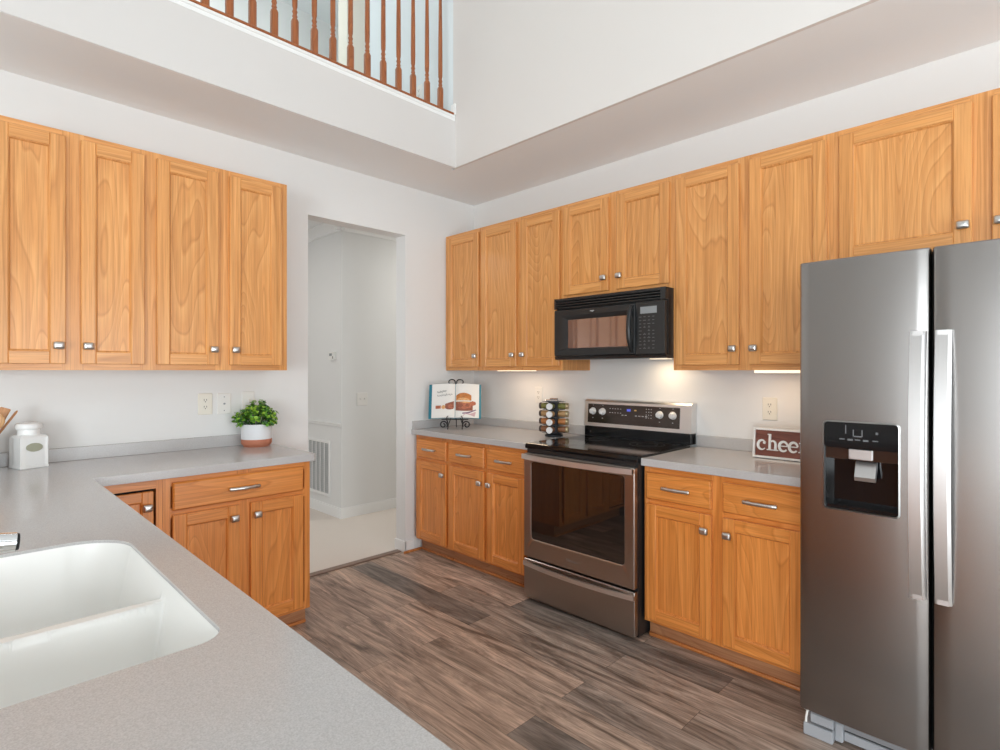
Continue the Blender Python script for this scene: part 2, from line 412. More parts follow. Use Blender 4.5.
boxobj('ceiling', (-4.0, 6.07, -6.57, 2.2, UZ, UZ + 0.1), ceil_paint, kind=S)
# rest of the two-storey room behind the camera; lower openings floor-length for fill light
bm = B()
wins_x = (3.95, 5.2)
for a, b_ in ((-0.12, 3.45), (4.45, 4.70), (5.70, 6.07)):
    box(bm, a, b_, -6.57, -6.45, 0, UZ)
for wx in wins_x:
    for z0, z1 in ((0, 0.08), (2.08, 3.5), (4.8, UZ)): box(bm, wx - 0.5, wx + 0.5, -6.57, -6.45, z0, z1)
obj('wall_back', bm, wall_paint, kind=S)
bm = B()
for a, b_ in ((-6.45, -5.35), (-4.05, -3.0), (-1.1, 0.12)):
    box(bm, 5.95, 6.07, a, b_, 0, UZ)
for wy, hw in ((-2.05, 0.95), (-4.7, 0.65)):
    for z0, z1 in ((0, 0.08), (2.08, 3.5), (4.8, UZ)): box(bm, 5.95, 6.07, wy - hw, wy + hw, z0, z1)
obj('wall_side', bm, wall_paint, kind=S)
k = 0  # frames of the unseen windows, lower ones sized floor-length for fill
for wx in wins_x:
    for z0, z1 in ((0.08, 2.08), (3.5, 4.8)):
        k += 1; bm = B(); x0, x1 = wx - 0.5, wx + 0.5
        for d in ((x0, x0 + 0.05, z0, z1), (x1 - 0.05, x1, z0, z1), (x0 + 0.05, x1 - 0.05, z0, z0 + 0.05), (x0 + 0.05, x1 - 0.05, z1 - 0.05, z1), (x0 + 0.05, x1 - 0.05, (z0 + z1) / 2 - 0.025, (z0 + z1) / 2 + 0.025)):
            box(bm, d[0], d[1], -6.54, -6.48, d[2], d[3])
        obj('window_%d' % k, bm, trim_paint, kind=S)
for wy, hw in ((-2.05, 0.95), (-4.7, 0.65)):
    for z0, z1 in ((0.08, 2.08), (3.5, 4.8)):
        k += 1; bm = B(); y0, y1 = wy - hw, wy + hw
        for d in ((y0, y0 + 0.05, z0, z1), (y1 - 0.05, y1, z0, z1), (y0 + 0.05, y1 - 0.05, z0, z0 + 0.05), (y0 + 0.05, y1 - 0.05, z1 - 0.05, z1), (wy - 0.025, wy + 0.025, z0 + 0.05, z1 - 0.05)):
            box(bm, 5.98, 6.04, d[0], d[1], d[2], d[3])
        obj('window_%d' % k, bm, trim_paint, kind=S)
# hall behind the opening
HX, HY = -1.19, -0.573
boxobj('wall_hall', [(-4.0, HX, HY, 1.2, 0, CZ), (HX - 0.4, HX, 1.2, 2.2, 0, CZ)], wall_paint, kind=S)
boxobj('wall_hall', [(-4.0, -3.88, -6.45, HY, 0, CZ), (-0.12, 0.0, 0.12, 2.2, 0, CZ), (HX, -0.12, 2.1, 2.2, 0, CZ)], wall_paint, kind=S)

def crown(path_pts, name, n=1):
    """profile swept along straight runs; each run (start, end, inward normal)"""
    bm = B()
    for (x0, y0), (x1, y1), (nx, ny) in path_pts:
        prof = ((0, 0), (0.075, 0), (0.075, -0.012), (0.05, -0.03), (0.022, -0.062), (0.012, -0.075), (0.012, -0.095), (0, -0.095))
        L = [[(x + nx * a, y + ny * a, CZ - 0.001 + z) for a, z in prof] for x, y in ((x0, y0), (x1, y1))]
        loft(bm, L)
    return obj(name, bm, trim_paint, kind=S)
crown([((-3.88, HY), (HX + 0.075, HY), (0, -1)), ((HX, HY - 0.075), (HX, 2.1), (1, 0))], 'trim_4')
bm = B()
box(bm, -3.88, HX, HY - 0.014, HY, 0.852, 0.874, bev=0.004); box(bm, -3.88, HX, HY - 0.022, HY, 0.874, 0.884, bev=0.003)
obj('trim_5', bm, trim_paint, kind=S)
bm = B()
for d in ((-3.88, HX + 0.014, HY - 0.014, HY), (HX, HX + 0.014, HY - 0.0, 2.1)):
    box(bm, *d, 0.004, 0.085); 
box(bm, -3.88, HX + 0.009, HY - 0.009, HY, 0.085, 0.10); box(bm, HX, HX + 0.009, HY, 2.1, 0.085, 0.10)
obj('baseboard_hall', bm, trim_paint, kind=S)
# baseboard around the wall end right of the opening, then the stained shoe in front of it
bm = B()
box(bm, 0, 0.014, -0.715, -0.628, 0.0, 0.085, bev=0.003); box(bm, -0.125, 0.014, -0.714, -0.70, 0.0, 0.085, bev=0.003)
obj('baseboard_left', bm, trim_paint, kind=S)
bm = B()
box(bm, 0.014, 0.030, -0.73, -0.572, 0.0, 0.018, bev=0.005, seg=2)
obj('trim_6', bm, oak_shoe, kind=S)
boxobj('trim_7', (-0.085, -0.03, -1.47, -0.715, 0.0, 0.010), plain('threshold_brown', (0.25, 0.17, 0.13), 0.45, var=0.1), kind=S, bev=0.004)

# ---------------------------------------------------------------- cabinets
def add_knob(parent, x, z, yf):
    """pillow-shaped satin knob on a short stem"""
    bm = B()
    tube(bm, [(x, yf, z), (x, yf - 0.008, z), (x, yf - 0.014, z)], [0.008, 0.006, 0.0065], 12)
    def lp(w, h, y): return [(x + px, y, z + pz) for px, pz in rrect(-w, w, -h, h, min(w, h) * 0.45, 4)]
    loft(bm, [lp(0.010, 0.009, yf - 0.012), lp(0.0195, 0.0160, yf - 0.015), lp(0.0205, 0.0170, yf - 0.019), lp(0.019, 0.0145, yf - 0.0255), lp(0.013, 0.009, yf - 0.029), lp(0.005, 0.003, yf - 0.030)])
    return obj('knob', bm, nickel, parent, smooth=60, label='satin nickel knob')

def add_pull(parent, x, z, yf, w=0.066):
    """bow pull with fluted ends"""
    bm = B()
    for s in (-1, 1):
        tube(bm, [(x + s * w * 0.86, yf, z), (x + s * w * 0.86, yf - 0.010, z), (x + s * w * 0.86, yf - 0.02, z)], [0.007, 0.0055, 0.006], 10)
    pts, rs = [], []
    for i in range(25):
        t = -1 + 2 * i / 24
        pts.append((x + t * w * 1.08, yf - 0.02 - 0.010 * (1 - t * t), z))
        rs.append(0.0066 + (0.0022 * (0.5 + 0.5 * math.cos(abs(t) * 34)) if abs(t) > 0.55 else 0.0014 * (1 - abs(t) / 0.55)))
    tube(bm, pts, rs, 10, flat=(1.0, 1.15))
    return obj('pull', bm, nickel, parent, smooth=60, label='satin nickel bow pull')

def add_door(parent, x0, x1, z0, z1, yb, kx, kz, mv, mh, th=0.019, sw=0.056, name='door'):
    """recessed-panel door: upright stiles, level rails, sloping inner bead, flat panel"""
    yf = yb - th; bm = B()
    box(bm, x0, x0 + sw, yf, yb, z0, z1, 0, 0.0028, 1); box(bm, x1 - sw, x1, yf, yb, z0, z1, 0, 0.0028, 1)
    box(bm, x0 + sw, x1 - sw, yf + 0.0003, yb, z0, z0 + sw, 1, 0.0022, 1); box(bm, x0 + sw, x1 - sw, yf + 0.0003, yb, z1 - sw, z1, 1, 0.0022, 1)
    def ring(i, y): return [(x0 + sw + i, y, z0 + sw + i), (x1 - sw - i, y, z0 + sw + i), (x1 - sw - i, y, z1 - sw - i), (x0 + sw + i, y, z1 - sw - i)]
    loft(bm, [ring(-0.001, yf + 0.004), ring(0.002, yf + 0.005), ring(0.007, yf + 0.0125), ring(0.007, yb)], 0, cap=False)
    d = obj(name, bm, [mv, mh], parent)
    bm = B(); box(bm, x0 + sw + 0.002, x1 - sw - 0.002, yf + 0.0118, yb - 0.002, z0 + sw + 0.002, z1 - sw - 0.002)
    obj('panel', bm, oakb_p if mv is oakb_v else oak_p, d)
    if kx is not None: add_knob(d, kx, kz, yf)
    return d

def add_drawer(parent, x0, x1, z0, z1, yb, mh, pull=True):
    yf = yb - 0.019; bm = B()
    def lp(i, y): return [(x0 + i, y, z0 + i), (x1 - i, y, z0 + i), (x1 - i, y, z1 - i), (x0 + i, y, z1 - i)]
    loft(bm, [lp(0, yb), lp(0, yf + 0.007), lp(0.003, yf + 0.003), lp(0.007, yf), lp(0.010, yf)])
    d = obj('drawer', bm, mh, parent)
    if pull: add_pull(d, (x0 + x1) / 2, (z0 + z1) / 2, yf)
    return d

def cabinet(name, label, cat, loc, rz, W, D, z0, z1, doors, drawers, group, base, stiles, rails, ft=0.019):
    """local frame: x along the width, back at y=0, front towards -y"""
    mv, mh = (oakb_v, oakb_h) if base else (oak_v, oak_h)
    t = thing(name, label, cat, loc, rz, group)
    bm = B(); box(bm, 0.001, W - 0.001, -D + ft, -0.001, z0 + (0 if base else 0.012), z1)
    if not base:
        box(bm, 0.001, 0.014, -D + ft, -0.001, z0, z0 + 0.012); box(bm, W - 0.014, W - 0.001, -D + ft, -0.001, z0, z0 + 0.012)
    obj('body', bm, [mv], t)
    bm = B()
    for a, b_ in stiles: box(bm, a, b_, -D, -D + ft, z0, z1, 0)
    for za, zb in rails:
        for (a, b_), (c, d) in zip(stiles, stiles[1:]): box(bm, b_, c, -D + 0.0004, -D + ft, za, zb, 1)
    obj('face_frame', bm, [mv, mh], t)
    yb = -D - 0.0004
    for dd in doors: add_door(t, dd[0], dd[1], dd[2], dd[3], yb, dd[4], dd[5], mv, mh)
    for dd in drawers: add_drawer(t, dd[0], dd[1], dd[2], dd[3], yb, mh)
    if base:
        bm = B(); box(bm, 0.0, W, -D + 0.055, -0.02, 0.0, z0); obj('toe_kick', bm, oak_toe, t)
        bm = B(); box(bm, 0.0, W, -D + 0.041, -D + 0.055, 0.0, 0.019, 0, 0.006, 2); obj('shoe_moulding', bm, oak_shoe, t, label='reddish stained shoe moulding')
    return t

UZ0, UZ1, UD = 1.374, 2.449, 0.306
DZ0, DZ1 = 1.402, 2.421
KZ = 1.483
GU = 'oak wall cabinets'
# right wall, left to right (local x = world x - x0)
def upperB(x0, x1, doors, z0, dz0, kz, label, mids):
    W = x1 - x0
    dd = []
    for a, b_, side in doors:
        kx = None if side is None else (b_ - x0 - 0.026 if side == 'r' else a - x0 + 0.026)
        dd.append((a - x0, b_ - x0, dz0, DZ1, kx, kz))
    st = [(0, 0.045)] + [(m - x0 - 0.035, m - x0 + 0.035) for m in mids] + [(W - 0.045, W)]
    return cabinet('wall_cabinet', label, 'wall cabinet', (x0, 0, 0), 0, W, UD, z0, UZ1, dd, [], GU, False, st, [(z0, z0 + 0.045), (UZ1 - 0.05, UZ1)])
upperB(0.001, 0.412, [(0.031, 0.400, 'r')], UZ0, DZ0, KZ, 'narrow single-door oak wall cabinet in the corner above the cookbook', [])
upperB(0.412, 1.192, [(0.428, 0.790, 'r'), (0.836, 1.176, 'l')], UZ0, DZ0, KZ, 'tall two-door oak wall cabinet left of the microwave', [0.813])
upperB(1.192, 1.970, [(1.210, 1.554, 'r'), (1.611, 1.948, 'l')], 1.8285, 1.858, 1.935, 'short two-door oak wall cabinet directly above the black microwave', [1.5825])
upperB(1.970, 2.748, [(1.990, 2.330, 'r'), (2.380, 2.722, 'l')], UZ0, DZ0, KZ, 'tall two-door oak wall cabinet between microwave and refrigerator', [2.355])
upperB(2.748, 3.720, [(2.771, 3.223, 'r'), (3.281, 3.700, 'l')], 1.835, 1.862, 1.94, 'wide short oak wall cabinet above the refrigerator', [3.252])
# left wall (local x = world y - y0, rotated a quarter turn)
def upperA(y0, y1, doors, label, mids):
    W = y1 - y0
    dd = [(a - y0, b_ - y0, DZ0, DZ1, (b_ - y0 - 0.026 if s == 'r' else a - y0 + 0.026), KZ) for a, b_, s in doors]
    st = [(0, 0.045)] + [(m - y0 - 0.04, m - y0 + 0.04) for m in mids] + [(W - 0.045, W)]
    return cabinet('wall_cabinet', label, 'wall cabinet', (0, y0, 0), PI / 2, W, UD, UZ0, UZ1, dd, [], GU, False, st, [(UZ0, UZ0 + 0.045), (UZ1 - 0.05, UZ1)])
upperA(-3.050, -2.4325, [(-3.010, -2.762, 'r'), (-2.708, -2.459, 'l')], 'two-door oak wall cabinet above the white canister, leftmost', [-2.735])
upperA(-2.4325, -1.748, [(-2.408, -2.123, 'r'), (-2.067, -1.785, 'l')], 'two-door oak wall cabinet above the potted plant', [-2.095])

BD_ = 0.611
BZ0, BZ1 = 0.095, 0.889
GB = 'oak base cabinets'
def baseB(x0, x1, cols, label, mids):
    W = x1 - x0
    dd = [(a - x0, b_ - x0, 0.113, 0.698, (b_ - x0 - 0.028 if s == 'r' else a - x0 + 0.028), 0.622) for a, b_, s in cols]
    dr = [(a - x0, b_ - x0, 0.722, 0.858) for a, b_, s in cols]
    st = [(0, 0.03)] + [(m - x0 - 0.03, m - x0 + 0.03) for m in mids] + [(W - 0.03, W)]
    return cabinet('base_cabinet', label, 'base cabinet', (x0, 0, 0), 0, W, BD_, BZ0, BZ1, dd, dr, GB, True, st, [(BZ0, BZ0 + 0.04), (0.69, 0.73), (BZ1 - 0.045, BZ1)])
baseB(0.018, 0.405, [(0.038, 0.388, 'r')], 'narrow oak base cabinet with one drawer under the cookbook', [])
baseB(0.405, 1.178, [(0.420, 0.781, 'r'), (0.814, 1.150, 'l')], 'two-door oak base cabinet immediately left of the range', [0.797])
baseB(1.968, 2.748, [(1.984, 2.323, 'r'), (2.375, 2.718, 'l')], 'two-door oak base cabinet between range and refrigerator', [2.349])
# left wall run
y0 = -2.452; W = 0.695
cabinet('base_cabinet', 'oak base cabinet with one wide drawer under the potted plant', 'base cabinet', (0, y0, 0), PI / 2, W, BD_, BZ0, BZ1,
        [(-2.416 - y0, -2.125 - y0, 0.113, 0.715, -2.125 - y0 - 0.028, 0.655), (-2.073 - y0, -1.800 - y0, 0.113, 0.715, -2.073 - y0 + 0.028, 0.655)],
        [(-2.416 - y0, -1.800 - y0, 0.735, 0.863)], GB, True, [(0, 0.03), (-2.099 - y0 - 0.035, -2.099 - y0 + 0.035), (W - 0.03, W)], [(BZ0, BZ0 + 0.04), (0.70, 0.745), (BZ1 - 0.045, BZ1)])
# corner cabinet with an inset door and a dark gap around it
t = thing('corner_cabinet', 'oak corner cabinet with inset door and dark gap, beside the long grey countertop', 'base cabinet', (0, -3.34, 0), PI / 2)
bm = B(); box(bm, 0.001, 0.887, -0.56, -0.002, BZ0, BZ1); obj('body', bm, black_matte, t)
bm = B()
box(bm, 0.862, 0.887, -0.611, -0.56, BZ0, BZ1, 0); box(bm, 0.60, 0.862, -0.6106, -0.56, 0.846, BZ1, 1); box(bm, 0.60, 0.862, -0.6106, -0.56, BZ0, 0.115, 1)
obj('face_frame', bm, [oakb_v, oakb_h], t)
add_door(t, 0.615, 0.853, 0.125, 0.835, -0.592, 0.853 - 0.026, 0.765, oakb_v, oakb_h, sw=0.045)
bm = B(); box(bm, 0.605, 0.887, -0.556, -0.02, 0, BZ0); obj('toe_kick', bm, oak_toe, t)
# peninsula cabinets under the sink, fronts towards the range
def pen(x1, W, label, cols):
    t = cabinet('base_cabinet', label, 'base cabinet', (x1, -3.340, 0), PI, W, 0.61, BZ0, BZ1,
                [(a, b_, 0.113, 0.698, (b_ - 0.028 if s == 'r' else a + 0.028), 0.622) for a, b_, s in cols],
                [], GB, True, [(0, 0.03), (W / 2 - 0.03, W / 2 + 0.03), (W - 0.03, W)], [(BZ0, BZ0 + 0.04), (0.69, 0.73), (BZ1 - 0.045, BZ1)])
    return t

def pen_simple(x0, x1, label, top):
    """peninsula unit built as a hollow box so the sink bowls hang inside it"""
    W = x1 - x0
    t = thing('base_cabinet', label, 'base cabinet', (x1, -3.342, 0), PI, GB)
    bm = B()
    box(bm, 0.001, 0.018, -0.59, -0.002, BZ0, BZ1); box(bm, W - 0.018, W - 0.001, -0.59, -0.002, BZ0, BZ1)
    box(bm, 0.018, W - 0.018, -0.02, -0.002, BZ0, BZ1); box(bm, 0.018, W - 0.018, -0.59, -0.02, BZ0, BZ0 + 0.018)
    obj('body', bm, oakb_v, t)
    bm = B(); m = W / 2
    for a, b_ in ((0, 0.03), (m - 0.03, m + 0.03), (W - 0.03, W)): box(bm, a, b_, -0.611, -0.59, BZ0, BZ1, 0)
    for za, zb in ((BZ0, BZ0 + 0.04), (0.69, 0.73), (BZ1 - 0.04, BZ1)):
        box(bm, 0.03, m - 0.03, -0.6106, -0.59, za, zb, 1); box(bm, m + 0.03, W - 0.03, -0.6106, -0.59, za, zb, 1)
    obj('face_frame', bm, [oakb_v, oakb_h], t)
    for a, b_, s in ((0.016, m - 0.02, 'r'), (m + 0.02, W - 0.016, 'l')):
        add_door(t, a, b_, 0.113, 0.698, -0.6114, (b_ - 0.028 if s == 'r' else a + 0.028), 0.622, oakb_v, oakb_h)
        add_drawer(t, a, b_, 0.722, 0.858, -0.6114, oakb_h, pull=not top)
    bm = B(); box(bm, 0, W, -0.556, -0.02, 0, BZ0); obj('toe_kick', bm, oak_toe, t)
    bm = B(); box(bm, 0, W, -0.570, -0.556, 0, 0.019, 0, 0.006, 2); obj('shoe_moulding', bm, oak_shoe, t)
    return t
pen_simple(1.52, 2.58, 'two-door oak sink base cabinet beneath the white sink', True)
pen_simple(0.655, 1.518, 'two-door oak base cabinet of the sink counter, next to the corner', False)
boxobj_end = thing('end_panel', 'oak end panel closing the free end of the sink counter', 'panel', (2.97, -3.342, 0), PI)
bm = B(); box(bm, 0, 0.385, -0.611, -0.002, 0.0, BZ1, 0); obj('board', bm, oakb_v, boxobj_end)

# ---------------------------------------------------------------- worktops
CT0, CT1 = 0.889, 0.927
sx0, sx1, sy0, sy1 = 1.645, 2.455, -3.245, -2.800
def sink_outline(ins=0.0, n=36):
    out = []
    R = {'tr': 0.045, 'tl': 0.13, 'bl': 0.13, 'br': 0.045}
    for key, cx, cy, a0 in (('tr', sx1, sy1, 0), ('tl', sx0, sy1, 90), ('bl', sx0, sy0, 180), ('br', sx1, sy0, 270)):
        r = R[key]; ox = cx - r if 'r' in key[1] else cx + r; oy = cy - r if 't' in key[0] else cy + r
        rr = r - ins
        for k in range(n + 1):
            a = math.radians(a0 + 90 * k / n)
            out.append((ox + rr * math.cos(a), oy + rr * math.sin(a)))
    return out

def slab(outer, holes, z0, z1, name, mat, parent=None, bev=0.004):
    bm = B(); es = []
    for lp in [outer] + holes:
        vs = [bm.verts.new((x, y, z1)) for x, y in lp]
        es += [bm.edges.new((vs[i], vs[(i + 1) % len(vs)])) for i in range(len(vs))]
    r = bmesh.ops.triangle_fill(bm, edges=es, use_beauty=True, use_dissolve=False)
    fs = [f for f in bm.faces]
    ex = bmesh.ops.extrude_face_region(bm, geom=fs)
    bmesh.ops.translate(bm, verts=[v for v in ex['geom'] if isinstance(v, bmesh.types.BMVert)], vec=(0, 0, z0 - z1))
    o = obj(name, bm, mat, parent, smooth=0)
    if bev:
        md = o.modifiers.new('bevel', 'BEVEL'); md.width = bev; md.segments = 2; md.limit_method = 'ANGLE'; md.angle_limit = math.radians(40)
    return o

def corner_pts(cx, cy, r, a0, n=4):
    return [(cx + r * math.cos(math.radians(a0 + 90 * k / n)), cy + r * math.sin(math.radians(a0 + 90 * k / n))) for k in range(n + 1)]
t = thing('countertop', 'long L-shaped grey speckled countertop with the sink cut into it', 'countertop', (0, 0, 0))
outer = [(0.001, -3.42), (3.0, -3.42), (3.0, -2.712)] + [(0.648, -2.712)] + corner_pts(0.648 - 0.02, -1.736 - 0.02, 0.02, 0) + [(0.001, -1.736)]
slab(outer, [sink_outline()], CT0, CT1, 'worktop', counter_m, t)
t = thing('backsplash', 'grey speckled backsplash strip behind the canister and plant', 'backsplash', (0, 0, 0))
boxobj('strip', (0.001, 0.021, -3.42, -1.84, CT1, 0.992), counter_m, t, bev=0.002)
t = thing('countertop', 'short grey speckled countertop left of the range under the cookbook', 'countertop', (0, 0, 0))
slab([(0.001, -0.648), (1.190, -0.648), (1.190, -0.001), (0.001, -0.001)], [], CT0, CT1, 'worktop', counter_m, t)
t = thing('backsplash', 'grey speckled backsplash strip in the corner behind the cookbook and spice rack', 'backsplash', (0, 0, 0))
boxobj('strip', (0.021, 1.190, -0.021, -0.001, CT1, 0.988), counter_m, t, bev=0.002)
boxobj('side_splash', (0.001, 0.021, -0.640, -0.001, CT1, 0.988), counter_m, t, bev=0.002)
t = thing('countertop', 'short grey speckled countertop between range and refrigerator under the sign', 'countertop', (0, 0, 0))
slab([(1.966, -0.648), (2.765, -0.648), (2.765, -0.001), (1.966, -0.001)], [], CT0, CT1, 'worktop', counter_m, t)
t = thing('backsplash', 'short grey speckled backsplash strip behind the cheers sign', 'backsplash', (0, 0, 0))
boxobj('strip', (1.966, 2.765, -0.021, -0.001, CT1, 0.992), counter_m, t, bev=0.002)

# ---------------------------------------------------------------- sink and faucet
def sd_sink(x, y):
    cx, cy = (sx0 + sx1) / 2, (sy0 + sy1) / 2; hx, hy = (sx1 - sx0) / 2, (sy1 - sy0) / 2
    px, py = x - cx, y - cy
    r = 0.045 if px > 0 else 0.13
    qx, qy = abs(px) - hx + r, abs(py) - hy + r
    return min(max(qx, qy), 0) + math.hypot(max(qx, 0), max(qy, 0)) - r
def sink_z(x, y):
    d = -sd_sink(x, y)
    top = CT1 - 0.0045
    f = lambda q: 1 - (1 - min(max(q, 0), 1)) ** 2.6
    zw = top - 0.225 * f(d / 0.085)
    zd = 0.880 - 0.185 * f((abs(x - 2.085) - 0.014) / 0.085)
    h = 0.02; e = max(h - abs(zw - zd), 0) / h
    return max(zw, zd) + e * e * h * 0.25
ol = sink_outline(0.0004); dense = []
for i in range(len(ol)):
    p, q = Vector(ol[i]), Vector(ol[(i + 1) % len(ol)]); m = max(1, int((q - p).length / 0.005))
    dense += [p.lerp(q, k / m) for k in range(m)]
cc = Vector(((sx0 + sx1) / 2, (sy0 + sy1) / 2))
bm = B(); rings = []
NR = 150
for k in range(NR):
    s_ = 1 - (k / NR) ** 1.25
    pts = [cc + (p - cc) * s_ for p in dense]
    rings.append([bm.verts.new((p.x, p.y, sink_z(p.x, p.y))) for p in pts])
for a_, b_ in zip(rings, rings[1:]):
    for k in range(len(dense)): bm.faces.new((a_[k], a_[(k + 1) % len(dense)], b_[(k + 1) % len(dense)], b_[k]))
cv = bm.verts.new((cc.x, cc.y, sink_z(cc.x, cc.y)))
for k in range(len(dense)): bm.faces.new((rings[-1][k], rings[-1][(k + 1) % len(dense)], cv))
t = thing('kitchen_sink', 'white double-bowl undermount sink set into the grey countertop', 'sink', (0, 0, 0))
sk = obj('basin', bm, sink_white, t, smooth=80)
for dx in (1.85, 2.26):
    bm = B(); lathe(bm, [(0.043, 0.6945), (0.043, 0.698), (0.036, 0.699), (0.030, 0.6965), (0.012, 0.6955), (0.003, 0.6955)], dx, -3.05, 24); obj('drain', bm, chrome, t, label='chrome drain')
t = thing('faucet', 'chrome kitchen faucet whose spout tip reaches over the sink from the left', 'faucet', (2.03, -3.335, CT1))
bm = B(); lathe(bm, [(0.030, 0), (0.030, 0.006), (0.024, 0.012), (0.021, 0.05), (0.022, 0.095), (0.018, 0.108), (0.006, 0.112)], 0, 0, 24); obj('body', bm, chrome, t, smooth=50)
bm = B()
tube(bm, [(0, 0.0, 0.065), (0, 0.05, 0.088), (0, 0.12, 0.108), (0, 0.19, 0.120), (0, 0.235, 0.121), (0, 0.272, 0.119), (0, 0.296, 0.116)],
     [0.016, 0.016, 0.0155, 0.016, 0.0185, 0.0205, 0.0195], 18, flat=(1.0, 0.92))
sp = obj('spout', bm, chrome, t, smooth=60)
bm = B(); tube(bm, [(0, 0.2955, 0.116), (0, 0.301, 0.1155)], [0.0165, 0.0150], 18); obj('aerator', bm, black_matte, sp)
bm = B(); tube(bm, [(0, 0, 0.110), (0.012, -0.015, 0.135), (0.03, -0.04, 0.160), (0.04, -0.055, 0.168)], [0.008, 0.007, 0.008, 0.006], 12); obj('lever', bm, chrome, t, smooth=60)

# ---------------------------------------------------------------- range
RX0, RX1 = 1.197, 1.959
t = thing('electric_range', 'stainless steel electric range with black glass top between the base cabinets', 'stove', (RX0, 0, 0))
RW = RX1 - RX0
bm = B()
box(bm, 0.002, RW - 0.002, -0.655, -0.03, 0.012, 0.905)
for fx in (0.05, RW - 0.05):
    for fy in (-0.60, -0.08): box(bm, fx - 0.015, fx + 0.015, fy - 0.015, fy + 0.015, 0.0, 0.014)
obj('body', bm, black_satin, t)
bm = B(); prism(bm, [(-0.675, 0.918), (-0.668, 0.9335), (-0.660, 0.936), (-0.085, 0.936), (-0.085, 0.905), (-0.672, 0.905)], 'x', 0, RW); ck = obj('cooktop', bm, black_gloss, t, smooth=0, label='black glass cooktop')
bm = B()
for cx, cy, r in ((0.20, -0.50, 0.105), (0.56, -0.50, 0.085), (0.20, -0.22, 0.08), (0.56, -0.22, 0.10)):
    for q in (r, r * 0.6):
        lathe(bm, [(q, 0.9361), (q, 0.9363), (q + 0.0015, 0.9363), (q + 0.0015, 0.9361)], cx, cy, 40, cap=False)
obj('burner_rings', bm, mark_dim, ck)
# oven door: steel frame around a rounded dark window
DZa, DZb = 0.262, 0.878
bm = B()
box(bm, 0.006, RW - 0.004, -0.660, -0.655, DZa, DZb, 1)
wr = rrect(0.062, RW - 0.062, 0.372, 0.832, 0.018, 5)
ou = rrect(0.006, RW - 0.004, DZa, DZb, 0.006, 5)
def at_y(lp, y): return [(p[0], y, p[1]) for p in lp]
loft(bm, [at_y(ou, -0.660), at_y(ou, -0.688), at_y(rrect(0.009, RW - 0.007, DZa + 0.003, DZb - 0.003, 0.005, 5), -0.691), at_y(rrect(0.058, RW - 0.058, 0.368, 0.836, 0.020, 5), -0.691), at_y(wr, -0.688), at_y(wr, -0.660)], 0, cap=False)
dr = obj('oven_door', bm, [steel_dark, black_satin], t)
bm = B(); prism(bm, rrect(0.0625, RW - 0.0625, 0.3725, 0.8315, 0.017, 5), 'y', -0.686, -0.661); obj('window', bm, oven_glass, dr, label='dark glass oven window')
def bow_handle(z0, z1, yb, d0, d1, x0, x1, th=0.012):
    """flat strip bowed outwards in plan"""
    bm = B(); L = []
    for i in range(25):
        u = i / 24; x = x0 + (x1 - x0) * u; y = yb - d0 - d1 * (1 - (2 * u - 1) ** 2)
        L.append([(x, y, z0), (x, y, z1), (x, y + th, z1), (x, y + th, z0)])
    loft(bm, L)
    for xx in (x0 + 0.012, x1 - 0.012): box(bm, xx - 0.012, xx + 0.012, yb - d0 - 0.0005, yb, z0 + 0.002, z1 - 0.002)
    return bm
obj('handle', bow_handle(0.847, 0.875, -0.690, 0.022, 0.036, 0.004, RW - 0.004), steel_bright, dr, label='bright steel bowed handle')
bm = B(); box(bm, 0.008, RW - 0.008, -0.664, -0.656, 0.879, 0.905); obj('top_gap', bm, black_satin, t)
bm = B()
ou = rrect(0.004, RW - 0.004, 0.020, 0.248, 0.006, 5)
loft(bm, [at_y(ou, -0.655), at_y(ou, -0.686), at_y(rrect(0.007, RW - 0.007, 0.023, 0.245, 0.005, 5), -0.689)])
dw = obj('storage_drawer', bm, steel_dark, t)
obj('handle', bow_handle(0.208, 0.232, -0.688, 0.010, 0.030, 0.004, RW - 0.004), steel_bright, dw, label='bright steel bowed handle')
# small logo marks on door and drawer
def text_mesh(name, s, size, mat, parent, loc, rot, shear=0.0, align='CENTER'):
    cu = bpy.data.curves.new(name, 'FONT'); cu.body = s; cu.size = size; cu.align_x = align; cu.shear = shear; cu.extrude = 0.0003
    tmp = bpy.data.objects.new(name, cu); COL.objects.link(tmp)
    dg = bpy.context.evaluated_depsgraph_get()
    me = bpy.data.meshes.new_from_object(tmp.evaluated_get(dg))
    bpy.data.objects.remove(tmp)
    me.materials.clear(); me.materials.append(mat)
    o = bpy.data.objects.new(name, me); COL.objects.link(o); o.parent = parent
    o.location = loc; o.rotation_euler = rot
    return o
text_mesh('logo', 'Whirlpool', 0.022, mark_faint, dr, (0.37, -0.6915, 0.305), (PI / 2, 0, 0), 0.25)
# backguard
bm = B()
prism(bm, [(-0.075, 0.936), (-0.075, 1.00), (-0.004, 1.00), (-0.004, 0.936)], 'x', 0.004, RW - 0.004)
obj('lower_backguard', bm, black_gloss, t, smooth=0, label='glossy black lower backguard')
bm = B()
prism(bm, [(-0.078, 1.002), (-0.066, 1.165), (-0.058, 1.177), (-0.046, 1.180), (-0.004, 1.180), (-0.004, 1.0)], 'x', 0.0, RW)
bg = obj('backguard', bm, steel_bright, t, smooth=25)
bm = B()
def bgp(x, z, off=0.0): # point on the sloping face
    u = (z - 1.002) / 0.163; return (x, -0.078 + 0.012 * u - off, z)
loft(bm, [[bgp(0.030, 1.025, 0.0002), bgp(RW - 0.070, 1.025, 0.0002), bgp(RW - 0.070, 1.150, 0.0002), bgp(0.030, 1.150, 0.0002)],
          [bgp(0.030, 1.025, 0.003), bgp(RW - 0.070, 1.025, 0.003), bgp(RW - 0.070, 1.150, 0.003), bgp(0.030, 1.150, 0.003)]])
pn = obj('control_panel', bm, panel_glass, t, smooth=0, label='dark glass control panel')
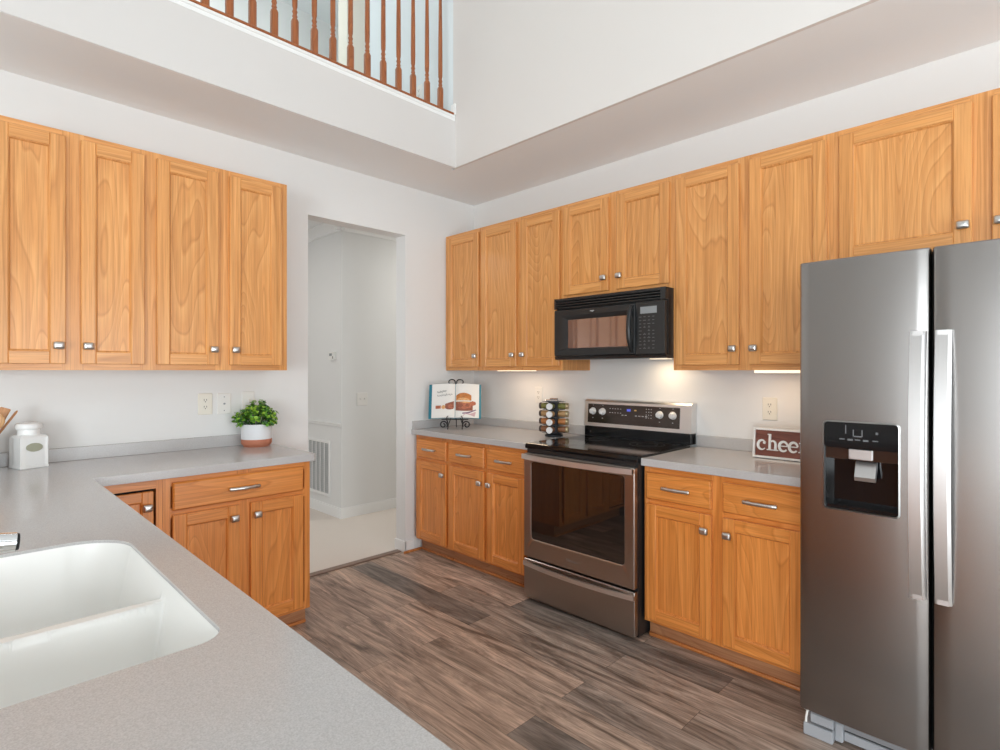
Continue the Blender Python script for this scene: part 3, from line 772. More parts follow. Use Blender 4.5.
for kx in (0.072, 0.148, 0.562, 0.648):
    bm = B()
    def kn(r, off): return [(kx + r * math.cos(2 * PI * i / 20), bgp(0, 1.102)[1] - off, 1.102 + r * math.sin(2 * PI * i / 20)) for i in range(20)]
    loft(bm, [kn(0.024, 0.003), kn(0.024, 0.006), kn(0.020, 0.010), kn(0.018, 0.024), kn(0.016, 0.026)])
    box(bm, kx - 0.004, kx + 0.004, bgp(0, 1.102)[1] - 0.031, bgp(0, 1.102)[1] - 0.025, 1.086, 1.118, 0, 0.0015)
    obj('knob', bm, knob_white, t, smooth=40, label='pale silver burner knob')
bm = B(); bx = lambda x, z, w, h: box(bm, x - w, x + w, bgp(0, z)[1] - 0.0035, bgp(0, z)[1] - 0.0029, z - h, z + h)
bx(0.345, 1.118, 0.014, 0.009); obj('display', bm, led_blue, pn, label='small blue lit display')
bm = B(); bx(0.393, 1.120, 0.008, 0.004); obj('indicator', bm, led_amber, pn, label='amber indicator')
bm = B()
for r in range(2):
    for c in range(5): bx(0.205 + 0.020 * c, 1.098 + 0.026 * r, 0.0045, 0.0018)
for c in range(6): bx(0.300 + 0.024 * c + (0.05 if c > 1 else 0), 1.086, 0.007, 0.0022)
for r in range(4):
    for c in range(3): bx(0.470 + 0.017 * c, 1.078 + 0.018 * r, 0.003, 0.002)
for kx in (0.072, 0.148, 0.562, 0.648): bx(kx, 1.058, 0.004, 0.002); bx(kx, 1.142, 0.003, 0.0015)
obj('markings', bm, mark_grey, pn)

# ---------------------------------------------------------------- microwave
MX0, MW, MZ0, MZ1, MY = 1.195, 0.774, 1.440, 1.828, -0.400
t = thing('microwave_oven', 'black over-the-range microwave hung under the short oak cabinet', 'microwave', (MX0, 0, 0))
bm = B(); prism(bm, [(-0.002, MZ0 + 0.02), (-0.365, MZ0 + 0.0), (-0.365, MZ1), (-0.002, MZ1)], 'x', 0.0, MW); obj('body', bm, black_satin, t, smooth=0)
bm = B()   # louvred vent along the top
box(bm, 0.0, MW, -0.372, -0.365, 1.762, MZ1); box(bm, 0.0, MW, -0.392, -0.372, MZ1 - 0.008, MZ1)
box(bm, 0.0, 0.014, -0.396, -0.372, 1.762, MZ1); box(bm, MW - 0.03, MW, -0.396, -0.372, 1.762, MZ1)
for k in range(4):
    z = 1.766 + 0.0155 * k
    prism(bm, [(-0.372, z + 0.012), (-0.396, z), (-0.396, z + 0.006), (-0.372, z + 0.016)], 'x', 0.014, MW - 0.03)
obj('vent', bm, black_satin, t, smooth=0)
DW = 0.588   # door width
bm = B()
o1 = rrect(0.0, DW, 1.462, 1.757, 0.008, 4); i1 = rrect(0.105, DW - 0.050, 1.512, 1.690, 0.006, 4)
ins = rrect(0.006, DW - 0.006, 1.468, 1.751, 0.008, 4); mid = rrect(0.050, DW - 0.045, 1.505, 1.716, 0.010, 4)
loft(bm, [at_y(o1, -0.366), at_y(o1, -0.392), at_y(ins, -0.400), at_y(mid, -0.404), at_y(i1, -0.390), at_y(i1, -0.368)], 0, cap=False)
box(bm, 0.02, DW - 0.02, -0.370, -0.3655, 1.48, 1.74)
md_ = obj('door', bm, black_satin, t, smooth=30)
bm = B(); prism(bm, rrect(0.1055, DW - 0.0505, 1.5125, 1.6895, 0.005, 4), 'y', -0.389, -0.372); obj('window', bm, mw_glass, md_, smooth=0, label='tinted mirror-like window')
bm = B(); tube(bm, [(DW - 0.022, -0.398, 1.485), (DW - 0.018, -0.418, 1.50), (DW - 0.016, -0.436, 1.55), (DW - 0.016, -0.442, 1.61), (DW - 0.016, -0.436, 1.67), (DW - 0.018, -0.418, 1.72), (DW - 0.022, -0.398, 1.735)], 0.0125, 12, flat=(1.1, 0.9)); obj('handle', bm, black_satin, md_, smooth=60)
bm = B()
for px, pz, w, h in ((-0.009, 0.002, 0.006, 0.002), (0.001, 0.0, 0.005, 0.0022), (0.008, 0.003, 0.005, 0.0015), (0.0, -0.004, 0.003, 0.001)):
    box(bm, 0.300 + px - w, 0.300 + px + w, -0.4045, -0.4025, 1.731 + pz - h, 1.731 + pz + h)
obj('logo', bm, mark_grey, md_)
bm = B(); box(bm, DW + 0.004, MW - 0.004, -0.399, -0.366, 1.462, 1.757, 0, 0.003); mp_ = obj('control_panel', bm, black_satin, t)
bm = B(); box(bm, DW + 0.035, MW - 0.050, -0.4003, -0.3988, 1.690, 1.728); obj('display', bm, lcd_grey, mp_, label='grey liquid crystal display')
bm = B()
for r in range(10):
    for c in range(4):
        z = 1.672 - 0.0195 * r; x = DW + 0.034 + 0.027 * c
        w = 0.006 if (r * 3 + c) % 4 else 0.009
        if (r, c) in ((3, 3), (4, 1), (8, 2)): continue
        box(bm, x - w, x + w, -0.4000, -0.3988, z - 0.0016, z + 0.0016)
        if r > 2 and c in (1, 2): box(bm, x - 0.003, x + 0.003, -0.4000, -0.3988, z + 0.004, z + 0.0065)
obj('keypad_marks', bm, mark_dim, mp_)
bm = B(); prism(bm, [(-0.366, MZ0), (-0.385, MZ0 + 0.004), (-0.390, 1.460), (-0.366, 1.460)], 'x', 0.0, MW); obj('bottom_strip', bm, black_satin, t, smooth=0)
bm = B(); box(bm, 0.55, 0.66, -0.17, -0.10, 1.4405, 1.4445); obj('lamp_lens', bm, lens_warm, t, label='lit lamp lens underneath')

# ---------------------------------------------------------------- refrigerator
FX0, FX1, FS, FY = 2.776, 3.700, 3.1645, -0.900
t = thing('refrigerator', 'tall side-by-side stainless steel refrigerator with in-door water dispenser', 'refrigerator', (FX0, 0, 0))
bm = B(); box(bm, 0.010, FX1 - FX0 - 0.010, -0.815, -0.03, 0.055, 1.755); obj('body', bm, plain('fridge_side_grey', (0.22, 0.22, 0.23), 0.5), t)
def fdoor(x0, x1, hole=None, bulge=0.006):
    """door with a gently crowned front, rounded vertical edges and an optional rectangular recess"""
    xs = sorted({x0, x0 + 0.004, x0 + 0.012, *[x0 + 0.012 + (x1 - x0 - 0.024) * k / 14 for k in range(15)], x1 - 0.012, x1 - 0.004, x1} | ({hole[0], hole[1]} if hole else set()))
    zs = sorted({0.118, 0.122, 1.766, 1.770, 0.5} | ({hole[2], hole[3]} if hole else set()))
    def yy(x, z):
        u = (x - x0) / (x1 - x0); d = min(x - x0, x1 - x); e = min(z - 0.118, 1.770 - z)
        y = -0.900 + bulge - bulge * (1 - (2 * u - 1) ** 2)
        if d < 0.012: y += 0.010 * (1 - math.sqrt(max(0, 1 - (1 - d / 0.012) ** 2)))
        if e < 0.003: y += 0.004
        return y
    bm = B()
    G = [[bm.verts.new((x, yy(x, z), z)) for z in zs] for x in xs]
    K = {}
    for i in range(len(xs) - 1):
        for j in range(len(zs) - 1):
            if hole and hole[0] - 1e-6 <= xs[i] and xs[i + 1] <= hole[1] + 1e-6 and hole[2] - 1e-6 <= zs[j] and zs[j + 1] <= hole[3] + 1e-6: continue
            bm.faces.new((G[i][j], G[i + 1][j], G[i + 1][j + 1], G[i][j + 1]))
    # sides and back
    bd = [G[i][0] for i in range(len(xs))] + [G[-1][j] for j in range(1, len(zs))] + [G[i][-1] for i in range(len(xs) - 2, -1, -1)] + [G[0][j] for j in range(len(zs) - 2, 0, -1)]
    bk = [bm.verts.new((v.co.x, -0.825, v.co.z)) for v in bd]
    n = len(bd)
    for i in range(n): bm.faces.new((bd[i], bk[i], bk[(i + 1) % n], bd[(i + 1) % n]))
    bm.faces.new(bk)
    return bm
hx0, hx1, hz0, hz1 = 0.083, 0.305, 0.880, 1.190
bm = fdoor(0.0, FS - FX0 - 0.003, (hx0, hx1, hz0, hz1)); ld = obj('freezer_door', bm, steel, t, smooth=40)
bm = fdoor(FS - FX0 + 0.004, FX1 - FX0); rd = obj('fresh_food_door', bm, steel, t, smooth=40)
bm = B(); box(bm, FS - FX0 - 0.010, FS - FX0 + 0.014, -0.832, -0.816, 0.12, 1.765); obj('door_gasket', bm, black_matte, t)
# dispenser: bezel, glossy panel on top, dark cavity, silver chute and paddle
bm = B()
oo = rrect(hx0 - 0.0035, hx1 + 0.0035, hz0 - 0.0035, hz1 + 0.0035, 0.014, 5); ii = rrect(hx0 + 0.001, hx1 - 0.001, hz0 + 0.001, hz1 - 0.001, 0.012, 5)
loft(bm, [at_y(oo, -0.8985), at_y(oo, -0.9035), at_y(ii, -0.9045), at_y(ii, -0.89)], 0, cap=False)
dsp = obj('dispenser', bm, steel_trim, ld)
bm = B()
box(bm, hx0, hx1, -0.836, -0.830, hz0, hz1); box(bm, hx0, hx0 + 0.004, -0.893, -0.836, hz0, hz1); box(bm, hx1 - 0.004, hx1, -0.893, -0.836, hz0, hz1)
box(bm, hx0 + 0.004, hx1 - 0.004, -0.893, -0.836, hz0, hz0 + 0.012); box(bm, hx0 + 0.004, hx1 - 0.004, -0.893, -0.836, hz1 - 0.004, hz1)
for k in range(9): box(bm, hx0 + 0.02 + 0.02 * k, hx0 + 0.026 + 0.02 * k, -0.89, -0.84, hz0 + 0.012, hz0 + 0.015)
obj('cavity', bm, black_gloss, dsp)
bm = B(); prism(bm, rrect(hx0 + 0.002, hx1 - 0.002, 1.098, hz1 - 0.002, 0.010, 4), 'y', -0.9015, -0.894); cp = obj('control_panel', bm, black_gloss, dsp, smooth=0)
bm = B(); box(bm, hx0 + 0.004, hx1 - 0.004, -0.893, -0.86, 1.058, 1.098); obj('brown_band', bm, panel_glass, dsp)
bm = B(); xm = hx0 + 0.112
box(bm, xm - 0.036, xm + 0.036, -0.902, -0.872, 1.060, 1.098, 0, 0.003); obj('chute', bm, steel_handle, dsp)
bm = B(); prism(bm, [(-0.852, 1.052), (-0.868, 1.052), (-0.893, 1.000), (-0.888, 0.986), (-0.880, 0.986), (-0.852, 1.03)], 'x', xm - 0.020, xm + 0.042); obj('paddle', bm, steel_handle, dsp, smooth=0)
bm = B()
box(bm, xm - 0.022, xm - 0.019, -0.9022, -0.9014, 1.142, 1.165); box(bm, xm + 0.004, xm + 0.007, -0.9022, -0.9014, 1.142, 1.165); box(bm, xm - 0.019, xm + 0.004, -0.9022, -0.9014, 1.140, 1.144)
for k, dx in enumerate((-0.055, -0.03, -0.008, 0.016, 0.044)): box(bm, xm + dx - 0.008, xm + dx + 0.008, -0.9022, -0.9014, 1.128 - 0.002 * (k % 2), 1.132)
box(bm, xm + 0.045, xm + 0.052, -0.9022, -0.9014, 1.152, 1.160); box(bm, xm - 0.045, xm - 0.042, -0.9022, -0.9014, 1.150, 1.180)
obj('markings', bm, mark_dim, cp)
def fhandle(xc, parent, s):
    """flat-faced bar bowed away from the door, chamfered outer edge"""
    bm = B(); L = []
    for i in range(33):
        u = i / 32; z = 0.632 + (1.500 - 0.632) * u
        o = 0.018 + 0.036 * (1 - (2 * u - 1) ** 2)
        w = 0.021
        y = -0.902 - o
        a, b_ = xc - w, xc + w
        if s < 0: L.append([(a, y, z), (b_ - 0.010, y, z), (b_, y + 0.010, z), (b_, y + 0.020, z), (a + 0.004, y + 0.020, z), (a, y + 0.014, z)])
        else: L.append([(a + 0.002, y, z), (b_ - 0.008, y, z), (b_, y + 0.008, z), (b_, y + 0.020, z), (a, y + 0.020, z), (a, y + 0.003, z)])
    loft(bm, L)
    for z in (0.640, 1.492): box(bm, xc - 0.014, xc + 0.014, -0.9225, -0.899, z - 0.008, z + 0.008)
    return obj('handle', bm, steel_handle, parent, smooth=25, label='bright steel bowed handle')
fhandle(0.358, ld, -1); fhandle(0.4215, rd, 1)
# foot cover and kick grille
bm = B()
box(bm, 0.000, 0.098, -0.850, -0.760, 0.0, 0.045, 0, 0.003); box(bm, 0.022, 0.098, -0.842, -0.770, 0.050, 0.085, 0, 0.003); box(bm, 0.098, 0.125, -0.825, -0.76, 0.006, 0.075, 0, 0.004)
obj('foot_cover', bm, grey_plastic, t)
bm = B()
tube(bm, [(0.008, -0.842, 0.045), (0.010, -0.848, 0.065), (0.012, -0.842, 0.085), (0.012, -0.82, 0.10)], 0.004, 8); box(bm, 0.004, 0.040, -0.86, -0.82, 0.098, 0.112, 0, 0.003)
obj('bracket', bm, plate_white, t)
bm = B()
box(bm, 0.125, FX1 - FX0 - 0.03, -0.800, -0.79, 0.012, 0.100, 1)
box(bm, 0.125, FX1 - FX0 - 0.03, -0.812, -0.800, 0.012, 0.045, 0, 0.003)
for k in range(5): box(bm, 0.130, FX1 - FX0 - 0.035, -0.808, -0.800, 0.052 + 0.009 * k, 0.056 + 0.009 * k, 1)
obj('kick_grille', bm, [grey_plastic, black_matte], t)

# ---------------------------------------------------------------- loft railing
t = thing('loft_railing', 'stained oak railing with turned balusters on the loft edge above the opening', 'railing', (SX - 0.03, 0, 3.122))
bm = B(); box(bm, -0.032, 0.040, -3.9, SY - 0.016, 0.0, 0.014, 0, 0.003); obj('shoe_rail', bm, rail_v, t)
bm = B(); box(bm, -0.03, 0.03, -3.9, SY - 0.002, 0.87, 0.925, 0, 0.015, 3); obj('handrail', bm, rail_v, t)
def baluster_bm():
    bm = B()
    prof = [(0.0188, 0.014), (0.0188, 0.155), (0.0165, 0.166), (0.0125, 0.170), (0.0118, 0.176), (0.0145, 0.182), (0.0118, 0.189), (0.0115, 0.200), (0.0142, 0.206), (0.0142, 0.210), (0.0112, 0.216), (0.0112, 0.228), (0.0138, 0.236), (0.0142, 0.245), (0.0150, 0.30), (0.0140, 0.50), (0.0115, 0.70), (0.0095, 0.871)]
    rings = []
    for i, (r, z) in enumerate(prof):
        sq = i < 2
        ring = []
        for k in range(16):
            a = 2 * PI * k / 16 + PI / 16
            if sq:
                m = max(abs(math.cos(a)), abs(math.sin(a))); q = r * 0.92 / m; q = min(q, r * 1.24)
            else: q = r
            ring.append((q * math.cos(a), q * math.sin(a), z))
        rings.append(ring)
    loft(bm, rings)
    return bm
bal = obj('baluster', baluster_bm(), rail_v, t, smooth=40)
ys = [-0.785 - 0.1127 * k for k in range(0, 28)]
bal.location = (0, ys[0], 0)
for y in ys[1:18]:
    c = bal.copy(); COL.objects.link(c); c.parent = t; c.location = (0, y, 0)

# ---------------------------------------------------------------- wall plates
def plate(name, label, cat, loc, rz, mat, kind, group=None, w=0.076, h=0.122):
    t = thing(name, label, cat, loc, rz, group)
    bm = B()
    loft(bm, [at_y(rrect(-w / 2, w / 2, -h / 2, h / 2, 0.004, 3), -0.0005), at_y(rrect(-w / 2, w / 2, -h / 2, h / 2, 0.004, 3), -0.003), at_y(rrect(-w / 2 + 0.003, w / 2 - 0.003, -h / 2 + 0.003, h / 2 - 0.003, 0.003, 3), -0.006)])
    obj('cover_plate', bm, mat, t)
    if kind == 'outlet':
        for s in (-1, 1):
            bm = B(); prism(bm, rrect(-0.017, 0.017, s * 0.0195 - 0.014, s * 0.0195 + 0.014, 0.008, 4), 'y', -0.0075, -0.004); r = obj('receptacle', bm, mat, t)
            bm = B()
            for dx in (-0.0065, 0.0065): box(bm, dx - 0.0014, dx + 0.0014, -0.0079, -0.007, s * 0.0195 + 0.000, s * 0.0195 + 0.0095)
            box(bm, -0.0025, 0.0025, -0.0079, -0.007, s * 0.0195 - 0.009, s * 0.0195 - 0.004)
            obj('slots', bm, slot_dark, r)
    elif kind == 'cable':
        for z in (-0.040, 0.0, 0.040):
            bm = B(); tube(bm, [(0, -0.005, z), (0, -0.011 if z == 0 else -0.0075, z)], 0.0055 if z == 0 else 0.0035, 10); obj('screw' if z else 'jack', bm, grey_plastic, t)
    elif kind == 'switch':
        for dx in ((-0.023, 0.023) if w > 0.1 else (0.0,)):
            bm = B(); box(bm, dx - 0.005, dx + 0.005, -0.016, -0.005, -0.004, 0.012, 0, 0.002); obj('toggle', bm, mat, t)
    return t
plate('wall_outlet', 'ivory duplex outlet on the left wall above the backsplash', 'outlet', (0, -2.0926, 1.180), PI / 2, plate_ivory, 'outlet')
plate('cable_plate', 'white wall plate with three dark dots beside the ivory outlet', 'wall plate', (0, -1.990, 1.178), PI / 2, plate_white, 'cable')
plate('light_switch', 'white switch plate half hidden behind the potted plant', 'light switch', (0, -1.853, 1.185), PI / 2, plate_white, 'switch', w=0.072)
plate('wall_outlet', 'cream outlet on the backsplash wall left of the spice rack', 'outlet', (0.7247, 0, 1.190), 0, plate_white, 'outlet')
plate('wall_outlet', 'ivory outlet on the wall above the cheers sign', 'outlet', (2.3704, 0, 1.165), 0, plate_ivory, 'outlet')
plate('light_switch', 'white double switch plate on the hall wall', 'light switch', (HX, -0.357, 1.103), PI / 2, plate_white, 'switch', w=0.115)
plate('wall_outlet', 'small pale outlet on the loft wall behind the balusters', 'outlet', (0.145, SY + 0.002, 3.42), 0, plate_white, 'outlet')
t = thing('thermostat', 'small white thermostat with grey screen on the hall wall', 'thermostat', (-1.337, HY, 1.512))
bm = B(); prism(bm, rrect(-0.055, 0.055, -0.037, 0.037, 0.006, 4), 'y', -0.024, -0.0005); c = obj('case', bm, plate_white, t)
bm = B(); box(bm, -0.038, 0.012, -0.0248, -0.0235, 0.000, 0.024); obj('screen', bm, lcd_grey, c)
bm = B(); box(bm, 0.022, 0.032, -0.0255, -0.0235, -0.026, -0.004); obj('button', bm, slot_dark, c)
# return-air grille
t = thing('return_air_grille', 'white louvred return air grille low on the hall wall', 'air vent', (-1.62, HY, 0.172))
bm = B(); gw, gh = 0.235, 0.533
for d in ((-gw, gw, 0, 0.028), (-gw, gw, gh - 0.028, gh), (-gw, -gw + 0.028, 0.028, gh - 0.028), (gw - 0.028, gw, 0.028, gh - 0.028)):
    box(bm, d[0], d[1], -0.014, -0.0005, d[2], d[3], 0, 0.003)
obj('frame', bm, trim_paint, t)
bm = B(); box(bm, -gw + 0.02, gw - 0.02, -0.003, -0.0008, 0.02, gh - 0.02); obj('backing', bm, vent_dark, t)
bm = B()

for k in range(26): zz = 0.035 + 0.018 * k; prism(bm, [(-0.0095, zz), (-0.003, zz + 0.010), (-0.003, zz + 0.012), (-0.0095, zz + 0.002)], 'x', -gw + 0.028, gw - 0.028)
obj('louvres', bm, plain('grille_grey', (0.50, 0.51, 0.51), 0.5), t, smooth=0)
bm = B()
for k in range(1, 5): xx = -gw + 0.028 + (2 * gw - 0.056) * k / 5; box(bm, xx - 0.007, xx + 0.007, -0.014, -0.0095, 0.028, gh - 0.028, 0, 0.002)
obj('uprights', bm, trim_paint, t)

# ---------------------------------------------------------------- under-cabinet lights
def uc_light(x0, x1, label, power, y=-0.20, drop=0.014):
    t = thing('under_cabinet_light', label, 'light', ((x0 + x1) / 2, y, 1.374), 0, 'under-cabinet lights')
    w = (x1 - x0) / 2
    bm = B(); box(bm, -w, w, -0.035, 0.035, -0.0, 0.011, 0, 0.003); obj('housing', bm, plate_white, t)
    bm = B()
    box(bm, -w + 0.01, w - 0.01, -0.028, 0.028, -drop, -0.0, 0, 0.002, 2); obj('lens', bm, lens_warm, t, label='lit diffuser')
    l = area_light('lamp', (0, 0, -drop - 0.003), (0, 0, 0), 2 * w - 0.03, 0.05, power, (1.0, 0.74, 0.50)); l.parent = t
uc_light(2.36, 2.60, 'lit slim light bar under the cabinet beside the refrigerator', 0.7)
uc_light(0.50, 0.86, 'slim light bar under the cabinet near the spice rack', 0.9, drop=0.005)
area_light('cooktop_lamp', (MX0 + 0.605, -0.135, 1.4385), (0, 0, 0), 0.09, 0.05, 0.8, (1.0, 0.76, 0.50))

# ---------------------------------------------------------------- counter objects: left side
def canister(loc, rz, label, lid=True):
    t = thing('canister' if lid else 'utensil_crock', label, 'canister' if lid else 'crock', loc, rz)
    bm = B(); w = 0.0525; H = 0.140 if lid else 0.168
    def sq(h, z, rib=False, n=13):
        out = []
        for (cx, cy, dx, dy) in ((-1, -1, 1, 0), (1, -1, 0, 1), (1, 1, -1, 0), (-1, 1, 0, -1)):
            for k in range(n):
                u = 2 * k / n
                o = (0.0028 * (1 if k % 2 else 0) if rib and 1 < k < n - 1 else 0)
                nx_, ny_ = (dy, -dx)
                out.append((cx * h + dx * u * h - nx_ * o, cy * h + dy * u * h - ny_ * o, z))
        return out
    loops = [sq(w * 0.97, 0.0), sq(w * 1.03, 0.003), sq(w * 1.03, 0.010), sq(w, 0.013, True), sq(w, H * 0.96, True)]
    if lid: loops += [sq(w * 0.99, H), sq(w * 0.86, H + 0.009), sq(w * 0.72, H + 0.012)]
    else: loops += [sq(w * 1.05, H), sq(w * 1.05, H + 0.008), sq(w * 0.90, H + 0.008), sq(w * 0.88, 0.02)]
    loft(bm, loops)
    b_ = obj('body', bm, white_ceramic, t, smooth=40)
    if lid:
        bm = B(); lathe(bm, [(0.043, H + 0.008), (0.041, H + 0.020), (0.042, H + 0.036), (0.048, H + 0.038), (0.0505, H + 0.044), (0.0505, H + 0.054), (0.047, H + 0.062), (0.034, H + 0.066), (0.004, H + 0.067)], 0, 0, 32); obj('lid', bm, white_ceramic, t, smooth=40)
        bm = B(); prism(bm, [(0.031 * math.cos(2 * PI * k / 28), 0.096 + 0.0195 * math.sin(2 * PI * k / 28)) for k in range(28)], 'y', -w - 0.0022, -w + 0.002); obj('oval_plaque', bm, olive_glaze, b_, label='olive grey oval plaque')
    return t
# fronts face +x, i.e. rotated a quarter turn
canister((0.116, -2.872, CT1), PI / 2 + math.radians(17), 'white ribbed ceramic canister with lid and oval plaque on the counter')
canister((0.128, -3.0315, CT1), PI / 2, 'white ribbed utensil crock at the left edge of the photo', lid=False)
def utensil(name, label, p0, p1, kind, mat, twist=0):
    p0, p1 = Vector(p0), Vector(p1); d = (p1 - p0); L = d.length
    t = thing(name, label, 'utensil', p0, 0)
    q = Vector((0, 0, 1)).rotation_difference(d.normalized()).to_euler(); t.rotation_euler = q
    bm = B()
    ca, sa = math.cos(twist), math.sin(twist)
    def el(w, h, z, n=14): return [((w * math.cos(2 * PI * k / n)) * ca - (h * math.sin(2 * PI * k / n)) * sa, (w * math.cos(2 * PI * k / n)) * sa + (h * math.sin(2 * PI * k / n)) * ca, z) for k in range(n)]
    loft(bm, [el(0.005, 0.0045, 0), el(0.006, 0.005, 0.02), el(0.0065, 0.005, L * 0.62)]); obj('shaft', bm, mat, t)
    bm = B()
    if kind == 'spatula': loft(bm, [el(0.0065, 0.005, L * 0.6), el(0.011, 0.004, L * 0.70), el(0.017, 0.003, L * 0.80), el(0.019, 0.003, L * 0.985), el(0.016, 0.0028, L)])
    elif kind == 'spoon': loft(bm, [el(0.0065, 0.005, L * 0.6), el(0.014, 0.006, L * 0.70), el(0.024, 0.009, L * 0.80), el(0.026, 0.009, L * 0.87), el(0.020, 0.007, L * 0.95), el(0.006, 0.004, L)])
    else: loft(bm, [el(0.0065, 0.005, L * 0.6), el(0.009, 0.004, L * 0.8), el(0.011, 0.003, L * 0.97), el(0.004, 0.002, L)])
    obj('head', bm, mat, t, smooth=60)
CR = (0.128, -3.0315, CT1 + 0.022)
utensil('wooden_spatula', 'broad flat wooden spatula standing in the utensil crock', (0.140, -3.050, CT1 + 0.022), (0.140, -2.952, 1.205), 'spatula', utensil_wood, 1.45)
utensil('wooden_spoon', 'wooden spoon with rounded bowl at the left edge, in the crock', (0.158, -3.035, CT1 + 0.022), (0.186, -2.972, 1.182), 'spoon', utensil_pale, 1.2)
utensil('wooden_fork', 'thin wooden utensil leaning lowest out of the crock', (0.105, -3.062, CT1 + 0.022), (0.118, -2.912, 1.190), 'thin', utensil_wood, 0.3)

# potted plant
t = thing('potted_plant', 'small bushy green plant in a white pot with a terracotta base', 'plant', (0.116, -1.846, CT1))
bm = B(); lathe(bm, [(0.066, 0.0), (0.070, 0.0), (0.0815, 0.016), (0.0845, 0.020), (0.0845, 0.044)], 0, 0, 40); obj('pot_base', bm, terracotta, t, smooth=40, label='terracotta base band')
bm = B(); lathe(bm, [(0.0845, 0.0441), (0.085, 0.046), (0.0855, 0.130), (0.084, 0.132), (0.078, 0.132), (0.077, 0.115)], 0, 0, 40); obj('pot', bm, pot_white, t, smooth=40, label='matte white upper pot')
bm = B(); lathe(bm, [(0.0765, 0.112), (0.06, 0.117), (0.01, 0.119)], 0, 0, 24); obj('soil', bm, soil, t)
rng = random.Random(3)
bmf = B(); bms = B()
def leaf(bm, p, nrm, up, s, mi):
    n = nrm.normalized(); u = (up - n * up.dot(n))
    if u.length < 1e-4: u = Vector((1, 0, 0))
    u.normalize(); w = n.cross(u)
    pts = [(-0.0, 0, 0), (0.45, 0.30, 0.10), (0.50, 0.70, 0.10), (0.25, 1.0, 0.0), (0, 1.08, -0.04), (-0.25, 1.0, 0), (-0.50, 0.70, 0.10), (-0.45, 0.30, 0.10)]
    vs = [bm.verts.new(p + (w * a + u * b_ + n * c) * s) for a, b_, c in pts]
    c = bm.verts.new(p + (u * 0.55 - n * 0.05) * s)
    for i in range(8):
        f = bm.faces.new((c, vs[i], vs[(i + 1) % 8])); f.material_index = mi
for k in range(88):
    a = rng.uniform(0, 2 * PI); e = math.acos(rng.uniform(-0.12, 1.0))
    R = rng.uniform(0.80, 1.05)
    tip = Vector((math.cos(a) * math.sin(e) * 0.120 * R, math.sin(a) * math.sin(e) * 0.120 * R, 0.142 + math.cos(e) * 0.130 * R))
    tip.x = max(tip.x, -0.098)
    base = Vector((tip.x * 0.35, tip.y * 0.35, 0.118)); mid = base.lerp(tip, 0.55) + Vector((0, 0, 0.012))
    tube(bms, [base, mid, tip], [0.0012, 0.001, 0.0007], 5)
    d = (tip - mid).normalized()
    for q in range(5):
        pp = mid.lerp(tip, 0.25 + 0.19 * q)
        for s in range(3):
            ang = rng.uniform(0, 2 * PI)
            side = Vector((math.cos(ang), math.sin(ang), rng.uniform(-0.2, 0.7)))
            nr = (d * 0.6 + Vector((0, 0, 0.6)) + Vector((rng.uniform(-.6, .6), rng.uniform(-.6, .6), rng.uniform(-.3, .3))))
            leaf(bmf, pp, nr, side, rng.uniform(0.013, 0.021), rng.choice((0, 0, 1, 1, 1, 2)))
for v in bmf.verts: v.co.x = max(v.co.x, -0.110)
for v in bms.verts: v.co.x = max(v.co.x, -0.110)
obj('foliage', bmf, [leaf_a, leaf_b, leaf_c], t, smooth=0)
obj('stems', bms, leaf_c, t)

# ---------------------------------------------------------------- counter objects: right side
# cookbook on a scroll stand, turned 45 degrees to face the room
RZB = math.radians(45.0)
bt = thing('cookbook_stand', 'black wrought iron scroll stand holding the open cookbook', 'stand', (0.252, -0.424, CT1), RZB)
def scroll(cx, cz, r0, r1, a0, a1, y, n=26):
    return [(cx + (r0 + (r1 - r0) * k / n) * math.cos(math.radians(a0 + (a1 - a0) * k / n)), y, cz + (r0 + (r1 - r0) * k / n) * math.sin(math.radians(a0 + (a1 - a0) * k / n))) for k in range(n + 1)]
bm = B()
for s in (-1, 1):
    pts = scroll(s * 0.088, 0.036, 0.008, 0.031, 90 if s > 0 else 90, 90 + s * 480, -0.01)
    tube(bm, pts, 0.0052, 8)
    e = Vector(pts[-1])
    tube(bm, [(s * 0.059, -0.01, 0.03), (s * 0.055, -0.012, 0.055), (s * 0.062, -0.02, 0.078)], 0.0052, 8)
    tube(bm, [(s * 0.055, -0.01, 0.004), (s * 0.055, 0.04, 0.03), (s * 0.03, 0.07, 0.10)], 0.0035, 8)
tube(bm, [(-0.10, -0.022, 0.078), (0.10, -0.022, 0.078)], 0.004, 8)
tube(bm, [(-0.10, 0.012, 0.076), (0.10, 0.012, 0.076)], 0.0035, 8)
for s in (-1, 1):
    tube(bm, [(s * 0.06, 0.014, 0.077), (s * 0.06, -0.036, 0.077), (s * 0.06, -0.050, 0.084), (s * 0.056, -0.053, 0.100), (s * 0.048, -0.05, 0.106)], 0.0035, 8)
tube(bm, [(0, 0.012, 0.076), (0, 0.05, 0.20), (0, 0.082, 0.31), (0, 0.088, 0.335)], 0.004, 8)
tube(bm, [(0, 0.07, 0.27), (0, 0.11, 0.14), (0, 0.13, 0.004)], 0.0038, 8)
obj('frame', bm, iron_m, bt, smooth=60)
bm = B()
for s in (-1, 1):
    pts = [(s * 0.0, 0.088, 0.325), (s * 0.006, 0.088, 0.346)] + [(s * 0.031 + 0.025 * math.cos(math.radians(a)) * s, 0.088, 0.358 + 0.019 * math.sin(math.radians(a))) for a in range(190, -150, -20)]
    tube(bm, pts, 0.0045, 8)
obj('top_scroll', bm, iron_m, bt, smooth=60)
